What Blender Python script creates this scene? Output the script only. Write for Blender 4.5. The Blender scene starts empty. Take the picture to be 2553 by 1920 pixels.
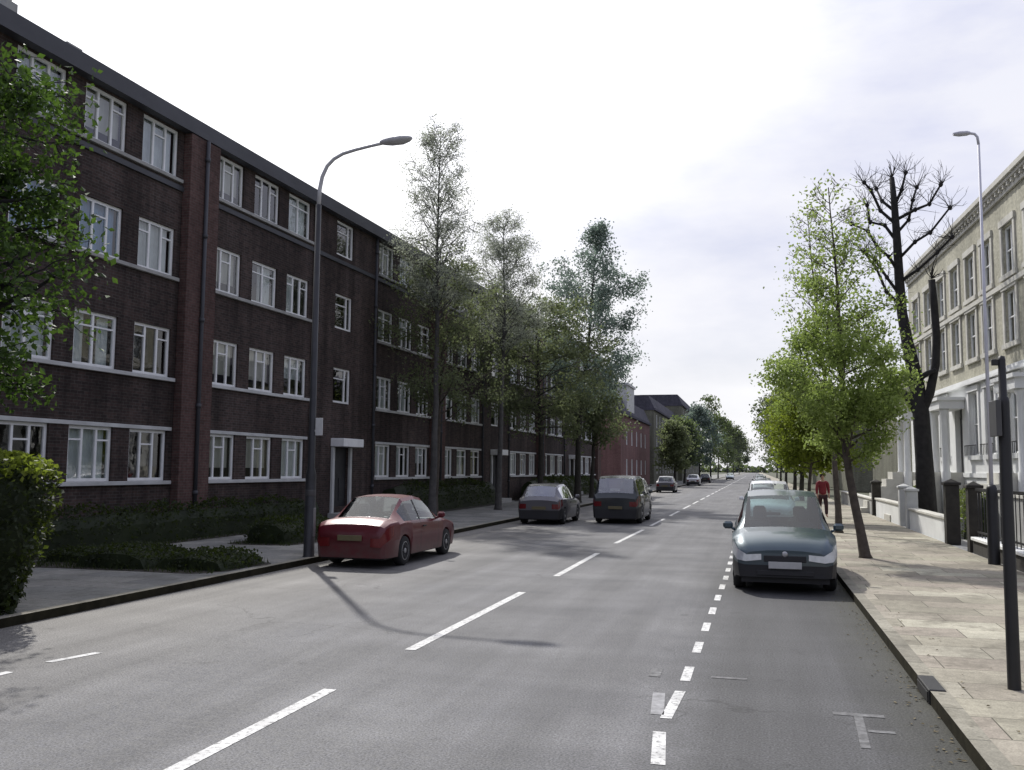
import bpy, bmesh, math, random
from mathutils import Vector, Matrix, Quaternion
R = math.radians
rnd = random.Random(7)
S = bpy.context.scene
COL = S.collection

# ------------------------------------------------------------------ helpers
def link(o, parent=None):
    COL.objects.link(o)
    if parent is not None:
        o.parent = parent
    return o

def tag(o, label=None, cat=None, group=None, kind=None):
    if label: o['label'] = label
    if cat: o['category'] = cat
    if group: o['group'] = group
    if kind: o['kind'] = kind
    return o

def empty(name, loc=(0, 0, 0), rz=0.0):
    o = bpy.data.objects.new(name, None)
    o.empty_display_size = 0.3
    o.location = loc
    o.rotation_euler = (0, 0, rz)
    return link(o)

class MB:
    def __init__(s):
        s.v = []; s.f = []; s.smooth = []
    def add(s, vs, fs, smooth=False):
        n = len(s.v)
        s.v.extend([tuple(p) for p in vs])
        s.f.extend([tuple(i + n for i in f) for f in fs])
        s.smooth.extend([smooth] * len(fs))
        return s
    def quad(s, a, b, c, d):
        return s.add([a, b, c, d], [(0, 1, 2, 3)])
    def box(s, x0, x1, y0, y1, z0, z1):
        vs = [(x0, y0, z0), (x1, y0, z0), (x1, y1, z0), (x0, y1, z0), (x0, y0, z1), (x1, y0, z1), (x1, y1, z1), (x0, y1, z1)]
        return s.add(vs, [(3, 2, 1, 0), (4, 5, 6, 7), (0, 1, 5, 4), (1, 2, 6, 5), (2, 3, 7, 6), (3, 0, 4, 7)])
    def bbox(s, x0, x1, y0, y1, z0, z1, b=0.01):
        """box with chamfered edges"""
        xs, ys, zs = (x0, x1), (y0, y1), (z0, z1)
        vs = []; idx = {}
        for i in (0, 1):
            for j in (0, 1):
                for k in (0, 1):
                    sx, sy, sz = (b if i == 0 else -b), (b if j == 0 else -b), (b if k == 0 else -b)
                    for a in range(3):
                        p = [xs[i], ys[j], zs[k]]
                        for c, sh in enumerate((sx, sy, sz)):
                            if c != a: p[c] += sh
                        idx[(i, j, k, a)] = len(vs); vs.append(p)
        F = []
        for a in range(3):
            u, w = [c for c in range(3) if c != a]
            for e in (0, 1):
                ring = []
                for (p, q) in ((0, 0), (1, 0), (1, 1), (0, 1)):
                    t = [0, 0, 0]; t[a] = e; t[u] = p; t[w] = q
                    ring.append(idx[(t[0], t[1], t[2], a)])
                F.append(ring if (e == 1) ^ (a == 1) else ring[::-1])
        for a in range(3):           # edges along a
            u, w = [c for c in range(3) if c != a]
            for p in (0, 1):
                for q in (0, 1):
                    t = [0, 0, 0]; t[u] = p; t[w] = q
                    t0 = list(t); t1 = list(t); t0[a] = 0; t1[a] = 1
                    F.append((idx[(*t0, u)], idx[(*t1, u)], idx[(*t1, w)], idx[(*t0, w)]))
        for i in (0, 1):
            for j in (0, 1):
                for k in (0, 1):
                    F.append((idx[(i, j, k, 0)], idx[(i, j, k, 1)], idx[(i, j, k, 2)]))
        return s.add(vs, F)
    def tube(s, pts, rad, n=8, cap=True, smooth=True):
        pts = [Vector(p) for p in pts]
        if not isinstance(rad, (list, tuple)): rad = [rad] * len(pts)
        vs = []; fs = []
        prev = None
        for i, p in enumerate(pts):
            t = (pts[min(i + 1, len(pts) - 1)] - pts[max(i - 1, 0)])
            t = t.normalized() if t.length > 1e-9 else Vector((0, 0, 1))
            if prev is None:
                u = t.orthogonal().normalized()
            else:
                u = (prev - t * prev.dot(t))
                u = u.normalized() if u.length > 1e-6 else t.orthogonal().normalized()
            prev = u
            w = t.cross(u)
            for k in range(n):
                a = 2 * math.pi * k / n
                vs.append(p + (u * math.cos(a) + w * math.sin(a)) * rad[i])
        for i in range(len(pts) - 1):
            for k in range(n):
                k2 = (k + 1) % n
                fs.append((i * n + k, i * n + k2, (i + 1) * n + k2, (i + 1) * n + k))
        if cap:
            fs.append(tuple(range(n))[::-1]); fs.append(tuple((len(pts) - 1) * n + k for k in range(n)))
        return s.add(vs, fs, smooth)
    def lathe(s, prof, n=16, axis='z', c=(0, 0, 0), smooth=True):
        vs = []; fs = []
        for (r, h) in prof:
            for k in range(n):
                a = 2 * math.pi * k / n
                p = (r * math.cos(a), r * math.sin(a), h)
                if axis == 'x': p = (h, r * math.cos(a), r * math.sin(a))
                vs.append((p[0] + c[0], p[1] + c[1], p[2] + c[2]))
        for i in range(len(prof) - 1):
            for k in range(n):
                k2 = (k + 1) % n
                fs.append((i * n + k, i * n + k2, (i + 1) * n + k2, (i + 1) * n + k))
        fs.append(tuple(range(n))[::-1]); fs.append(tuple((len(prof) - 1) * n + k for k in range(n)))
        return s.add(vs, fs, smooth)
    def mesh(s, name):
        me = bpy.data.meshes.new(name)
        me.from_pydata(s.v, [], s.f)
        me.polygons.foreach_set('use_smooth', s.smooth)
        me.update()
        return me
    def build(s, name, mat, parent=None):
        me = s.mesh(name)
        if mat: me.materials.append(mat)
        return link(bpy.data.objects.new(name, me), parent)

def inst(name, me, parent, loc=(0, 0, 0), rot=(0, 0, 0)):
    o = bpy.data.objects.new(name, me)
    o.location = loc; o.rotation_euler = rot
    return link(o, parent)

def recalc(me):
    bm = bmesh.new(); bm.from_mesh(me)
    bmesh.ops.remove_doubles(bm, verts=bm.verts, dist=1e-4)
    bmesh.ops.recalc_face_normals(bm, faces=bm.faces)
    bm.to_mesh(me); bm.free()

def sharpen(me, ang=32):
    bm = bmesh.new(); bm.from_mesh(me)
    bmesh.ops.remove_doubles(bm, verts=bm.verts, dist=1e-4)
    bmesh.ops.recalc_face_normals(bm, faces=bm.faces)
    for f in bm.faces: f.smooth = True
    for e in bm.edges:
        e.smooth = not (len(e.link_faces) == 2 and e.calc_face_angle(0) > R(ang))
    bm.to_mesh(me); bm.free()

# ------------------------------------------------------------------ materials
def nm(name):
    m = bpy.data.materials.new(name); m.use_nodes = True
    nt = m.node_tree; b = nt.nodes['Principled BSDF']
    return m, nt, b
def N(nt, typ, **kw):
    n = nt.nodes.new(typ)
    for k, v in kw.items():
        if k in n.inputs.keys() if isinstance(k, str) else False: n.inputs[k].default_value = v
        else: setattr(n, k, v)
    return n
def noise(nt, vec, scale, detail=4, rough=0.6):
    n = nt.nodes.new('ShaderNodeTexNoise')
    n.inputs['Scale'].default_value = scale; n.inputs['Detail'].default_value = detail; n.inputs['Roughness'].default_value = rough
    if vec is not None: nt.links.new(vec, n.inputs['Vector'])
    return n.outputs['Fac']
def ramp(nt, fac, stops):
    r = nt.nodes.new('ShaderNodeValToRGB')
    while len(r.color_ramp.elements) < len(stops): r.color_ramp.elements.new(0.5)
    for e, (p, c) in zip(r.color_ramp.elements, stops):
        e.position = p
        e.color = (c, c, c, 1) if isinstance(c, (int, float)) else (*c, 1)
    nt.links.new(fac, r.inputs[0])
    return r.outputs[0]
def mix(nt, fac, a, b, mode='MIX'):
    n = nt.nodes.new('ShaderNodeMix'); n.data_type = 'RGBA'; n.blend_type = mode
    for sock, val in ((n.inputs[0], fac), (n.inputs[6], a), (n.inputs[7], b)):
        if isinstance(val, (int, float)): sock.default_value = val if sock == n.inputs[0] else (val, val, val, 1)
        elif isinstance(val, tuple): sock.default_value = (*val[:3], 1)
        else: nt.links.new(val, sock)
    return n.outputs[2]
def math_(nt, op, a, b=0.0, c=None, clamp=False):
    n = nt.nodes.new('ShaderNodeMath'); n.operation = op; n.use_clamp = clamp
    for i, val in enumerate((a, b) if c is None else (a, b, c)):
        if isinstance(val, (int, float)): n.inputs[i].default_value = val
        else: nt.links.new(val, n.inputs[i])
    return n.outputs[0]
def coords(nt, scale=(1, 1, 1), kind='Object'):
    t = nt.nodes.new('ShaderNodeTexCoord')
    m = nt.nodes.new('ShaderNodeMapping'); m.inputs['Scale'].default_value = scale
    nt.links.new(t.outputs[kind], m.inputs['Vector'])
    return m.outputs[0]
def bump(nt, b, h, strength=0.3, dist=0.01):
    n = nt.nodes.new('ShaderNodeBump'); n.inputs['Strength'].default_value = strength; n.inputs['Distance'].default_value = dist
    nt.links.new(h, n.inputs['Height']); nt.links.new(n.outputs[0], b.inputs['Normal'])

def mat_plain(name, col, rough=0.6, metal=0.0, vary=0.18, scale=3.0, spec=0.5, coat=0.0, bmp=0.0):
    m, nt, b = nm(name)
    v = coords(nt)
    f = noise(nt, v, scale, 5)
    c = ramp(nt, f, [(0.25, tuple(x * (1 - vary) for x in col)), (0.75, tuple(min(1, x * (1 + vary)) for x in col))])
    nt.links.new(c, b.inputs['Base Color'])
    b.inputs['Roughness'].default_value = rough; b.inputs['Metallic'].default_value = metal
    b.inputs['Specular IOR Level'].default_value = spec
    b.inputs['Coat Weight'].default_value = coat; b.inputs['Coat Roughness'].default_value = 0.04
    if bmp: bump(nt, b, noise(nt, v, scale * 12, 3), bmp)
    return m

def mat_brick(name, c1, c2, mortar, bw=0.225, bh=0.075, dirt=0.5, squash=1.0):
    m, nt, b = nm(name)
    t = nt.nodes.new('ShaderNodeTexCoord')
    sp = nt.nodes.new('ShaderNodeSeparateXYZ'); nt.links.new(t.outputs['Object'], sp.inputs[0])
    cb = nt.nodes.new('ShaderNodeCombineXYZ')
    xy = math_(nt, 'ADD', sp.outputs[0], sp.outputs[1])
    nt.links.new(xy, cb.inputs[0]); nt.links.new(sp.outputs[2], cb.inputs[1])
    br = nt.nodes.new('ShaderNodeTexBrick')
    nt.links.new(cb.outputs[0], br.inputs['Vector'])
    br.inputs['Color1'].default_value = (*c1, 1); br.inputs['Color2'].default_value = (*c2, 1); br.inputs['Mortar'].default_value = (*mortar, 1)
    br.inputs['Scale'].default_value = 1.0; br.inputs['Mortar Size'].default_value = 0.007
    br.inputs['Brick Width'].default_value = bw; br.inputs['Row Height'].default_value = bh
    br.inputs['Bias'].default_value = -0.1
    v = t.outputs['Object']
    big = ramp(nt, noise(nt, v, 0.35, 6, 0.65), [(0.3, 1 - dirt * 0.55), (0.7, 1.15)])
    st = nt.nodes.new('ShaderNodeMapping'); st.inputs['Scale'].default_value = (2.2, 2.2, 0.16); nt.links.new(v, st.inputs[0])
    streak = ramp(nt, noise(nt, st.outputs[0], 1.0, 5, 0.6), [(0.35, 1 - dirt * 0.45), (0.62, 1.08)])
    fine = ramp(nt, noise(nt, v, 9, 3), [(0.3, 0.78), (0.7, 1.18)])
    c = mix(nt, 1.0, br.outputs['Color'], big, 'MULTIPLY')
    c = mix(nt, 1.0, c, streak, 'MULTIPLY')
    c = mix(nt, 1.0, c, fine, 'MULTIPLY')
    nt.links.new(c, b.inputs['Base Color'])
    b.inputs['Roughness'].default_value = 0.9; b.inputs['Specular IOR Level'].default_value = 0.2
    bump(nt, b, br.outputs['Fac'], -0.35, 0.006)
    return m

def mat_leaf(name, dark, mid, light, clump=0.9, trans=0.45, tcol=(0.30, 0.42, 0.03)):
    m, nt, b = nm(name)
    g = nt.nodes.new('ShaderNodeNewGeometry')
    v = coords(nt)
    cl = noise(nt, v, clump, 3)
    f = math_(nt, 'ADD', math_(nt, 'MULTIPLY', cl, 0.75), math_(nt, 'MULTIPLY', g.outputs['Random Per Island'], 0.3))
    c = ramp(nt, f, [(0.3, dark), (0.52, mid), (0.78, light)])
    nt.links.new(c, b.inputs['Base Color'])
    b.inputs['Roughness'].default_value = 0.55; b.inputs['Specular IOR Level'].default_value = 0.25
    tr = nt.nodes.new('ShaderNodeBsdfTranslucent')
    tc = mix(nt, 0.35, c, tcol)
    nt.links.new(tc, tr.inputs[0])
    mx = nt.nodes.new('ShaderNodeMixShader'); mx.inputs[0].default_value = trans
    nt.links.new(b.outputs[0], mx.inputs[1]); nt.links.new(tr.outputs[0], mx.inputs[2])
    nt.links.new(mx.outputs[0], nt.nodes['Material Output'].inputs[0])
    return m

def mat_glass(name, tint=(0.75, 0.82, 0.8), refl=1.0):
    m, nt, b = nm(name)
    nt.nodes.remove(b)
    tr = nt.nodes.new('ShaderNodeBsdfTransparent'); tr.inputs[0].default_value = (*tint, 1)
    gl = nt.nodes.new('ShaderNodeBsdfGlossy'); gl.inputs['Roughness'].default_value = 0.02
    v = coords(nt)
    bn = nt.nodes.new('ShaderNodeBump'); bn.inputs['Strength'].default_value = 0.04; bn.inputs['Distance'].default_value = 0.05
    nt.links.new(noise(nt, v, 1.6, 2), bn.inputs['Height']); nt.links.new(bn.outputs[0], gl.inputs['Normal'])
    fr = nt.nodes.new('ShaderNodeLayerWeight'); fr.inputs[0].default_value = 0.18
    f = math_(nt, 'MULTIPLY_ADD', fr.outputs['Fresnel'], 0.95 * refl, 0.05 * refl, clamp=True)
    mx = nt.nodes.new('ShaderNodeMixShader')
    nt.links.new(f, mx.inputs[0]); nt.links.new(tr.outputs[0], mx.inputs[1]); nt.links.new(gl.outputs[0], mx.inputs[2])
    nt.links.new(mx.outputs[0], nt.nodes['Material Output'].inputs[0])
    return m

def mat_road():
    m, nt, b = nm('asphalt')
    t = nt.nodes.new('ShaderNodeTexCoord'); v = t.outputs['Object']
    sp = nt.nodes.new('ShaderNodeSeparateXYZ'); nt.links.new(v, sp.inputs[0])
    fine = noise(nt, v, 55, 2, 0.7)
    grit = noise(nt, v, 14, 4, 0.7)
    patch = noise(nt, v, 0.55, 5, 0.6)
    st = nt.nodes.new('ShaderNodeMapping'); st.inputs['Scale'].default_value = (1.6, 0.09, 1); nt.links.new(v, st.inputs[0])
    streak = noise(nt, st.outputs[0], 1.0, 5, 0.6)
    st2 = nt.nodes.new('ShaderNodeMapping'); st2.inputs['Scale'].default_value = (0.12, 0.9, 1); nt.links.new(v, st2.inputs[0])
    cross = noise(nt, st2.outputs[0], 1.0, 4, 0.6)
    base = ramp(nt, patch, [(0.28, (0.080, 0.081, 0.086)), (0.5, (0.113, 0.113, 0.117)), (0.74, (0.152, 0.152, 0.154))])
    # tan dusty strip by the left kerb, darker newer tarmac in the right-hand bay
    wob = math_(nt, 'MULTIPLY_ADD', noise(nt, v, 0.8, 4), 1.6, -0.8)
    xl = math_(nt, 'ADD', sp.outputs[0], wob)
    lf = nt.nodes.new('ShaderNodeMapRange'); lf.inputs[1].default_value = -5.2; lf.inputs[2].default_value = -8.4; nt.links.new(xl, lf.inputs[0])
    c = mix(nt, math_(nt, 'MULTIPLY', lf.outputs[0], 0.6), base, (0.205, 0.193, 0.170))
    wob2 = math_(nt, 'MULTIPLY_ADD', noise(nt, v, 3.0, 4), 0.5, -0.25)
    xr = math_(nt, 'ADD', sp.outputs[0], wob2)
    rf = nt.nodes.new('ShaderNodeMapRange'); rf.inputs[1].default_value = -0.95; rf.inputs[2].default_value = -0.35; nt.links.new(xr, rf.inputs[0])
    c = mix(nt, math_(nt, 'MULTIPLY', rf.outputs[0], 0.9), c, (0.058, 0.058, 0.060))
    gf = nt.nodes.new('ShaderNodeMapRange'); gf.inputs[1].default_value = 0.75; gf.inputs[2].default_value = 1.5; nt.links.new(xr, gf.inputs[0])
    c = mix(nt, math_(nt, 'MULTIPLY', gf.outputs[0], 0.8), c, (0.036, 0.036, 0.022))
    c = mix(nt, 1.0, c, ramp(nt, streak, [(0.3, 0.70), (0.7, 1.22)]), 'MULTIPLY')
    c = mix(nt, 1.0, c, ramp(nt, cross, [(0.3, 0.84), (0.7, 1.12)]), 'MULTIPLY')
    c = mix(nt, 1.0, c, ramp(nt, grit, [(0.3, 0.70), (0.7, 1.28)]), 'MULTIPLY')
    c = mix(nt, 1.0, c, ramp(nt, fine, [(0.32, 0.38), (0.68, 1.62)]), 'MULTIPLY')
    # oil drips and sealed cracks
    oil = ramp(nt, noise(nt, v, 2.3, 2), [(0.66, 1.0), (0.76, 0.72)])
    c = mix(nt, 1.0, c, oil, 'MULTIPLY')
    vo = nt.nodes.new('ShaderNodeTexVoronoi'); vo.feature = 'DISTANCE_TO_EDGE'; vo.inputs['Scale'].default_value = 0.33
    dv = nt.nodes.new('ShaderNodeVectorMath'); dv.operation = 'MULTIPLY_ADD'
    nn = nt.nodes.new('ShaderNodeTexNoise'); nn.inputs['Scale'].default_value = 1.3; nn.inputs['Detail'].default_value = 5; nt.links.new(v, nn.inputs[0])
    nt.links.new(nn.outputs['Color'], dv.inputs[0]); dv.inputs[1].default_value = (1.1, 1.1, 0); nt.links.new(v, dv.inputs[2])
    nt.links.new(dv.outputs[0], vo.inputs['Vector'])
    crack = ramp(nt, vo.outputs['Distance'], [(0.0, 0.55), (0.007, 1.0)])
    cm = ramp(nt, noise(nt, v, 0.22, 2), [(0.50, 0.0), (0.58, 1.0)])
    c = mix(nt, cm, c, mix(nt, 1.0, c, crack, 'MULTIPLY'))
    nt.links.new(c, b.inputs['Base Color'])
    nt.links.new(ramp(nt, grit, [(0.3, 0.62), (0.7, 0.86)]), b.inputs['Roughness'])
    b.inputs['Specular IOR Level'].default_value = 0.38
    bump(nt, b, fine, 0.5, 0.006)
    return m

def mat_paving(name, pal, mortar, sw, sh, grime=(0.08, 0.075, 0.06), dirt=0.6, rough=0.85):
    m, nt, b = nm(name)
    t = nt.nodes.new('ShaderNodeTexCoord'); v = t.outputs['Object']
    br = nt.nodes.new('ShaderNodeTexBrick'); nt.links.new(v, br.inputs['Vector'])
    br.inputs['Color1'].default_value = (0, 0, 0, 1); br.inputs['Color2'].default_value = (1, 1, 1, 1); br.inputs['Mortar'].default_value = (0.5, 0.5, 0.5, 1)
    br.inputs['Scale'].default_value = 1; br.inputs['Mortar Size'].default_value = 0.006
    br.inputs['Brick Width'].default_value = sw; br.inputs['Row Height'].default_value = sh
    slab = ramp(nt, br.outputs['Color'], [(0.0, pal[0]), (0.35, pal[1]), (0.65, pal[2]), (1.0, pal[3])])
    c = mix(nt, 1.0, slab, ramp(nt, noise(nt, v, 0.7, 5), [(0.3, 0.74), (0.7, 1.16)]), 'MULTIPLY')
    c = mix(nt, 1.0, c, ramp(nt, noise(nt, v, 11, 4, 0.7), [(0.3, 0.8), (0.7, 1.16)]), 'MULTIPLY')
    c = mix(nt, 1.0, c, ramp(nt, noise(nt, v, 60, 2), [(0.3, 0.8), (0.7, 1.2)]), 'MULTIPLY')
    c = mix(nt, br.outputs['Fac'], c, mortar)
    d = math_(nt, 'MULTIPLY', ramp(nt, noise(nt, v, 1.1, 6, 0.7), [(0.52, 0.0), (0.70, 1.0)]), dirt)
    c = mix(nt, d, c, grime)
    spots = ramp(nt, noise(nt, v, 7, 1), [(0.70, 0.0), (0.74, 0.5)])
    c = mix(nt, spots, c, tuple(x * 0.8 for x in grime))
    nt.links.new(c, b.inputs['Base Color']); b.inputs['Roughness'].default_value = rough
    b.inputs['Specular IOR Level'].default_value = 0.3
    bump(nt, b, br.outputs['Fac'], -0.4, 0.006)
    return m

def mat_paint_mark():
    m, nt, b = nm('worn_white_paint')
    v = coords(nt)
    w = ramp(nt, noise(nt, v, 18, 5, 0.7), [(0.36, 0.0), (0.5, 1.0)])
    w2 = ramp(nt, noise(nt, v, 3, 3), [(0.3, 0.55), (0.6, 1.0)])
    c = mix(nt, math_(nt, 'MULTIPLY', w, w2), (0.16, 0.16, 0.158), (0.66, 0.66, 0.64))
    nt.links.new(c, b.inputs['Base Color']); b.inputs['Roughness'].default_value = 0.7
    return m

M = {}
M['road'] = mat_road()
M['mark'] = mat_paint_mark()
M['mark_faint'] = mat_plain('faint_paint', (0.125, 0.125, 0.126), 0.8, vary=0.7, scale=14)
M['pave_r'] = mat_paving('tan_paving', [(0.215, 0.195, 0.155), (0.345, 0.325, 0.25), (0.285, 0.25, 0.205), (0.42, 0.40, 0.315)], (0.075, 0.07, 0.05), 1.15, 0.62, (0.11, 0.10, 0.075), 0.8)
M['pave_l'] = mat_paving('grey_paving', [(0.19, 0.19, 0.18), (0.22, 0.22, 0.205), (0.24, 0.235, 0.215), (0.27, 0.265, 0.24)], (0.08, 0.08, 0.07), 0.9, 0.62, (0.07, 0.07, 0.055))
M['kerb'] = mat_paving('kerb_stone', [(0.22, 0.205, 0.165), (0.27, 0.255, 0.205), (0.29, 0.27, 0.215), (0.34, 0.32, 0.26)], (0.05, 0.05, 0.04), 4.0, 0.92, (0.06, 0.055, 0.035), 0.8)
M['kerb_face'] = mat_plain('dirty_kerb_face', (0.022, 0.020, 0.012), 0.98, vary=0.6, scale=5, spec=.1)
M['ground'] = mat_plain('earth', (0.07, 0.075, 0.045), 0.95, vary=0.3, scale=0.6)
M['brick'] = mat_brick('dark_brick', (0.056, 0.042, 0.038), (0.100, 0.068, 0.060), (0.104, 0.095, 0.089), dirt=0.95)
M['brick_red'] = mat_brick('red_brick', (0.095, 0.056, 0.050), (0.130, 0.074, 0.066), (0.12, 0.1, 0.09), dirt=0.55)
M['brick_bright'] = mat_brick('bright_red_brick', (0.17, 0.085, 0.08), (0.22, 0.11, 0.10), (0.19, 0.16, 0.15), dirt=0.4)
M['brick_stock'] = mat_brick('yellow_stock_brick', (0.40, 0.385, 0.30), (0.48, 0.465, 0.365), (0.42, 0.41, 0.355), dirt=0.35)
M['brick_olive'] = mat_brick('hazed_olive_brick', (0.15, 0.15, 0.115), (0.20, 0.20, 0.15), (0.17, 0.17, 0.14), dirt=0.5)  # brick of the far buildings, lightened to paint in distance haze
M['white'] = mat_plain('white_gloss_paint', (0.82, 0.83, 0.82), 0.45, vary=0.1)
M['white_old'] = mat_plain('weathered_white_paint', (0.50, 0.51, 0.50), 0.6, vary=0.22, scale=1.7)
M['stucco'] = mat_plain('white_stucco', (0.69, 0.70, 0.69), 0.8, vary=0.12, scale=1.1, bmp=0.05)
M['stone'] = mat_plain('pale_stone', (0.52, 0.51, 0.46), 0.85, vary=0.2, scale=2.2)
M['stone_grey'] = mat_plain('grey_stone', (0.33, 0.33, 0.315), 0.85, vary=0.22, scale=2.0)
M['lead'] = mat_plain('dark_lead', (0.050, 0.052, 0.060), 0.6, vary=0.25, scale=0.8)
M['slate'] = mat_brick('slate', (0.075, 0.075, 0.095), (0.105, 0.10, 0.125), (0.05, 0.05, 0.06), 0.3, 0.2, 0.4)
M['black_iron'] = mat_plain('black_iron', (0.012, 0.012, 0.013), 0.5, vary=0.3)
M['pole_dark'] = mat_plain('dark_pole_and_door', (0.020, 0.021, 0.024), 0.5, vary=0.4, scale=4)
M['steel'] = mat_plain('grey_steel', (0.24, 0.245, 0.25), 0.45, 0.4, vary=0.2)
M['pale_steel'] = mat_plain('sky_lit_steel', (0.50, 0.50, 0.51), 0.5, 0.0, vary=0.15)  # lamp arm steel made pale to carry the sky's reflection
M['pale_pole'] = mat_plain('pale_lamp_paint', (0.56, 0.56, 0.62), 0.6, vary=0.08)
M['pier'] = mat_plain('dark_pier', (0.030, 0.027, 0.022), 0.85, vary=0.4, scale=5)
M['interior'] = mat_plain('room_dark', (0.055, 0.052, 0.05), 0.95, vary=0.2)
M['curtain'] = mat_plain('net_curtain', (0.72, 0.75, 0.74), 0.9, vary=0.16, scale=2.0)
M['curtain_tan'] = mat_plain('tan_curtain', (0.35, 0.30, 0.27), 0.9, vary=0.2, scale=2.0)
M['sky_reflection'] = mat_plain('sky_reflection_blue', (0.26, 0.42, 0.62), 0.9, vary=0.12, scale=1.0)  # blue of the sky reflected in panes, painted on a sheet
M['blind'] = mat_plain('cream_blind', (0.62, 0.60, 0.52), 0.9, vary=0.08, scale=1.0)
M['blind_grey'] = mat_plain('grey_blind', (0.40, 0.43, 0.44), 0.9, vary=0.08, scale=1.0)
M['glass'] = mat_glass('window_glass', (0.84, 0.88, 0.88), 2.2)
M['screen_glass'] = mat_glass('dark_car_glass', (0.50, 0.62, 0.61), 1.7)
M['clear_glass'] = mat_glass('clear_car_glass', (0.93, 0.97, 0.97), 5.0)
M['car_glass'] = mat_glass('car_glass', (0.80, 0.87, 0.86), 1.5)
M['bark_dark'] = mat_plain('dark_bark', (0.035, 0.032, 0.026), 0.95, vary=0.5, scale=7, bmp=0.6)
M['bark_brown'] = mat_plain('brown_bark', (0.075, 0.062, 0.050), 0.95, vary=0.45, scale=8, bmp=0.6)
M['bark_grey'] = mat_plain('grey_bark', (0.22, 0.215, 0.21), 0.9, vary=0.4, scale=5, bmp=0.4)
M['bark_mid'] = mat_plain('dark_grey_bark', (0.075, 0.072, 0.068), 0.9, vary=0.4, scale=5, bmp=0.4)  # darker grey bark for the birch trunks
M['bark_black'] = mat_plain('blackened_bark', (0.020, 0.019, 0.019), 0.95, vary=0.5, scale=6, bmp=0.6)
M['leaf_spring'] = mat_leaf('spring_leaf', (0.13, 0.17, 0.045), (0.24, 0.31, 0.085), (0.36, 0.43, 0.17), 0.8, .5, (.38, .52, .10))
M['leaf_lime'] = mat_leaf('lime_leaf', (0.09, 0.115, 0.018), (0.17, 0.205, 0.03), (0.25, 0.29, 0.06), 1.2, .5)
M['leaf_plane'] = mat_leaf('plane_leaf', (0.020, 0.034, 0.012), (0.042, 0.075, 0.020), (0.10, 0.175, 0.035), 1.7, .36, (.18, .34, .03))
M['leaf_birch'] = mat_leaf('birch_leaf', (0.19, 0.21, 0.17), (0.27, 0.295, 0.235), (0.37, 0.39, 0.32), 0.9, .55, (.5, .55, .40))  # birch, olive and teal leaf colours lightened to stand for mid-distance haze
M['leaf_olive'] = mat_leaf('olive_leaf', (0.080, 0.095, 0.050), (0.130, 0.150, 0.080), (0.19, 0.215, 0.12), 0.6, .5, (.32, .40, .15))
M['leaf_teal'] = mat_leaf('teal_leaf', (0.105, 0.135, 0.115), (0.165, 0.205, 0.175), (0.24, 0.285, 0.25), 0.5, .5, (.3, .42, .32))
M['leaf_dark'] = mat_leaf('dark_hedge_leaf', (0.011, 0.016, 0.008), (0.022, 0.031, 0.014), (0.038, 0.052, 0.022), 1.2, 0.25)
M['leaf_far'] = mat_leaf('far_haze_leaf', (0.055, 0.07, 0.06), (0.085, 0.105, 0.088), (0.12, 0.145, 0.12), 0.3)  # distance haze mixed into the leaf colour
M['leaf_farblue'] = mat_leaf('far_blue_haze_leaf', (0.045, 0.05, 0.062), (0.07, 0.078, 0.09), (0.10, 0.11, 0.12), 0.3)  # bluish distance haze painted into these leaves
M['leaf_garden'] = mat_leaf('garden_leaf', (0.05, 0.065, 0.02), (0.10, 0.125, 0.045), (0.19, 0.21, 0.10), 2.0)
M['tyre'] = mat_plain('tyre_rubber', (0.016, 0.016, 0.016), 0.85, vary=0.2)
M['rim'] = mat_plain('alloy', (0.42, 0.42, 0.43), 0.35, 0.7, vary=0.1)
M['trim'] = mat_plain('black_plastic', (0.016, 0.016, 0.018), 0.6, vary=0.25)
M['seat'] = mat_plain('seat_cloth', (0.035, 0.036, 0.04), 0.9, vary=0.3)
M['lamp_clear'] = mat_plain('clear_lamp', (0.62, 0.64, 0.66), 0.12, 0.3, vary=0.15, scale=14)
M['lamp_red'] = mat_plain('red_lamp', (0.13, 0.014, 0.016), 0.15, vary=0.2, scale=14)
M['plate'] = mat_plain('number_plate', (0.42, 0.42, 0.41), 0.5, vary=0.12, scale=9)
M['plate_y'] = mat_plain('yellow_plate', (0.13, 0.11, 0.055), 0.5, vary=0.12, scale=9)
M['sign'] = mat_plain('sign_plate', (0.55, 0.56, 0.56), 0.4, vary=0.15, scale=6)
M['sign_back'] = mat_plain('sign_back', (0.06, 0.06, 0.062), 0.5, vary=0.2)

def car_paint(name, col, metal=0.35, rough=0.32, coat=0.7):
    m, nt, b = nm(name)
    v = coords(nt)
    sp = nt.nodes.new('ShaderNodeSeparateXYZ'); nt.links.new(v, sp.inputs[0])
    low = nt.nodes.new('ShaderNodeMapRange'); low.inputs[1].default_value = 0.75; low.inputs[2].default_value = 0.2; nt.links.new(sp.outputs[2], low.inputs[0])
    d = math_(nt, 'MULTIPLY', low.outputs[0], ramp(nt, noise(nt, v, 6, 4), [(0.3, 0.15), (0.7, 0.7)]))
    base = ramp(nt, noise(nt, v, 2.2, 3), [(0.3, tuple(x * 0.92 for x in col)), (0.7, tuple(x * 1.08 for x in col))])
    c = mix(nt, d, base, (0.07, 0.065, 0.055))
    nt.links.new(c, b.inputs['Base Color'])
    b.inputs['Metallic'].default_value = metal
    nt.links.new(math_(nt, 'MULTIPLY_ADD', d, 0.4, rough), b.inputs['Roughness'])
    b.inputs['Coat Weight'].default_value = coat; b.inputs['Coat Roughness'].default_value = 0.06
    bump(nt, b, noise(nt, v, 3.0, 2), 0.03, 0.02)
    return m
M['p_blue'] = car_paint('steel_blue_paint', (0.046, 0.074, 0.090))
M['p_red'] = car_paint('dark_red_paint', (0.105, 0.007, 0.014), 0.1, 0.34, 0.3)
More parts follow.
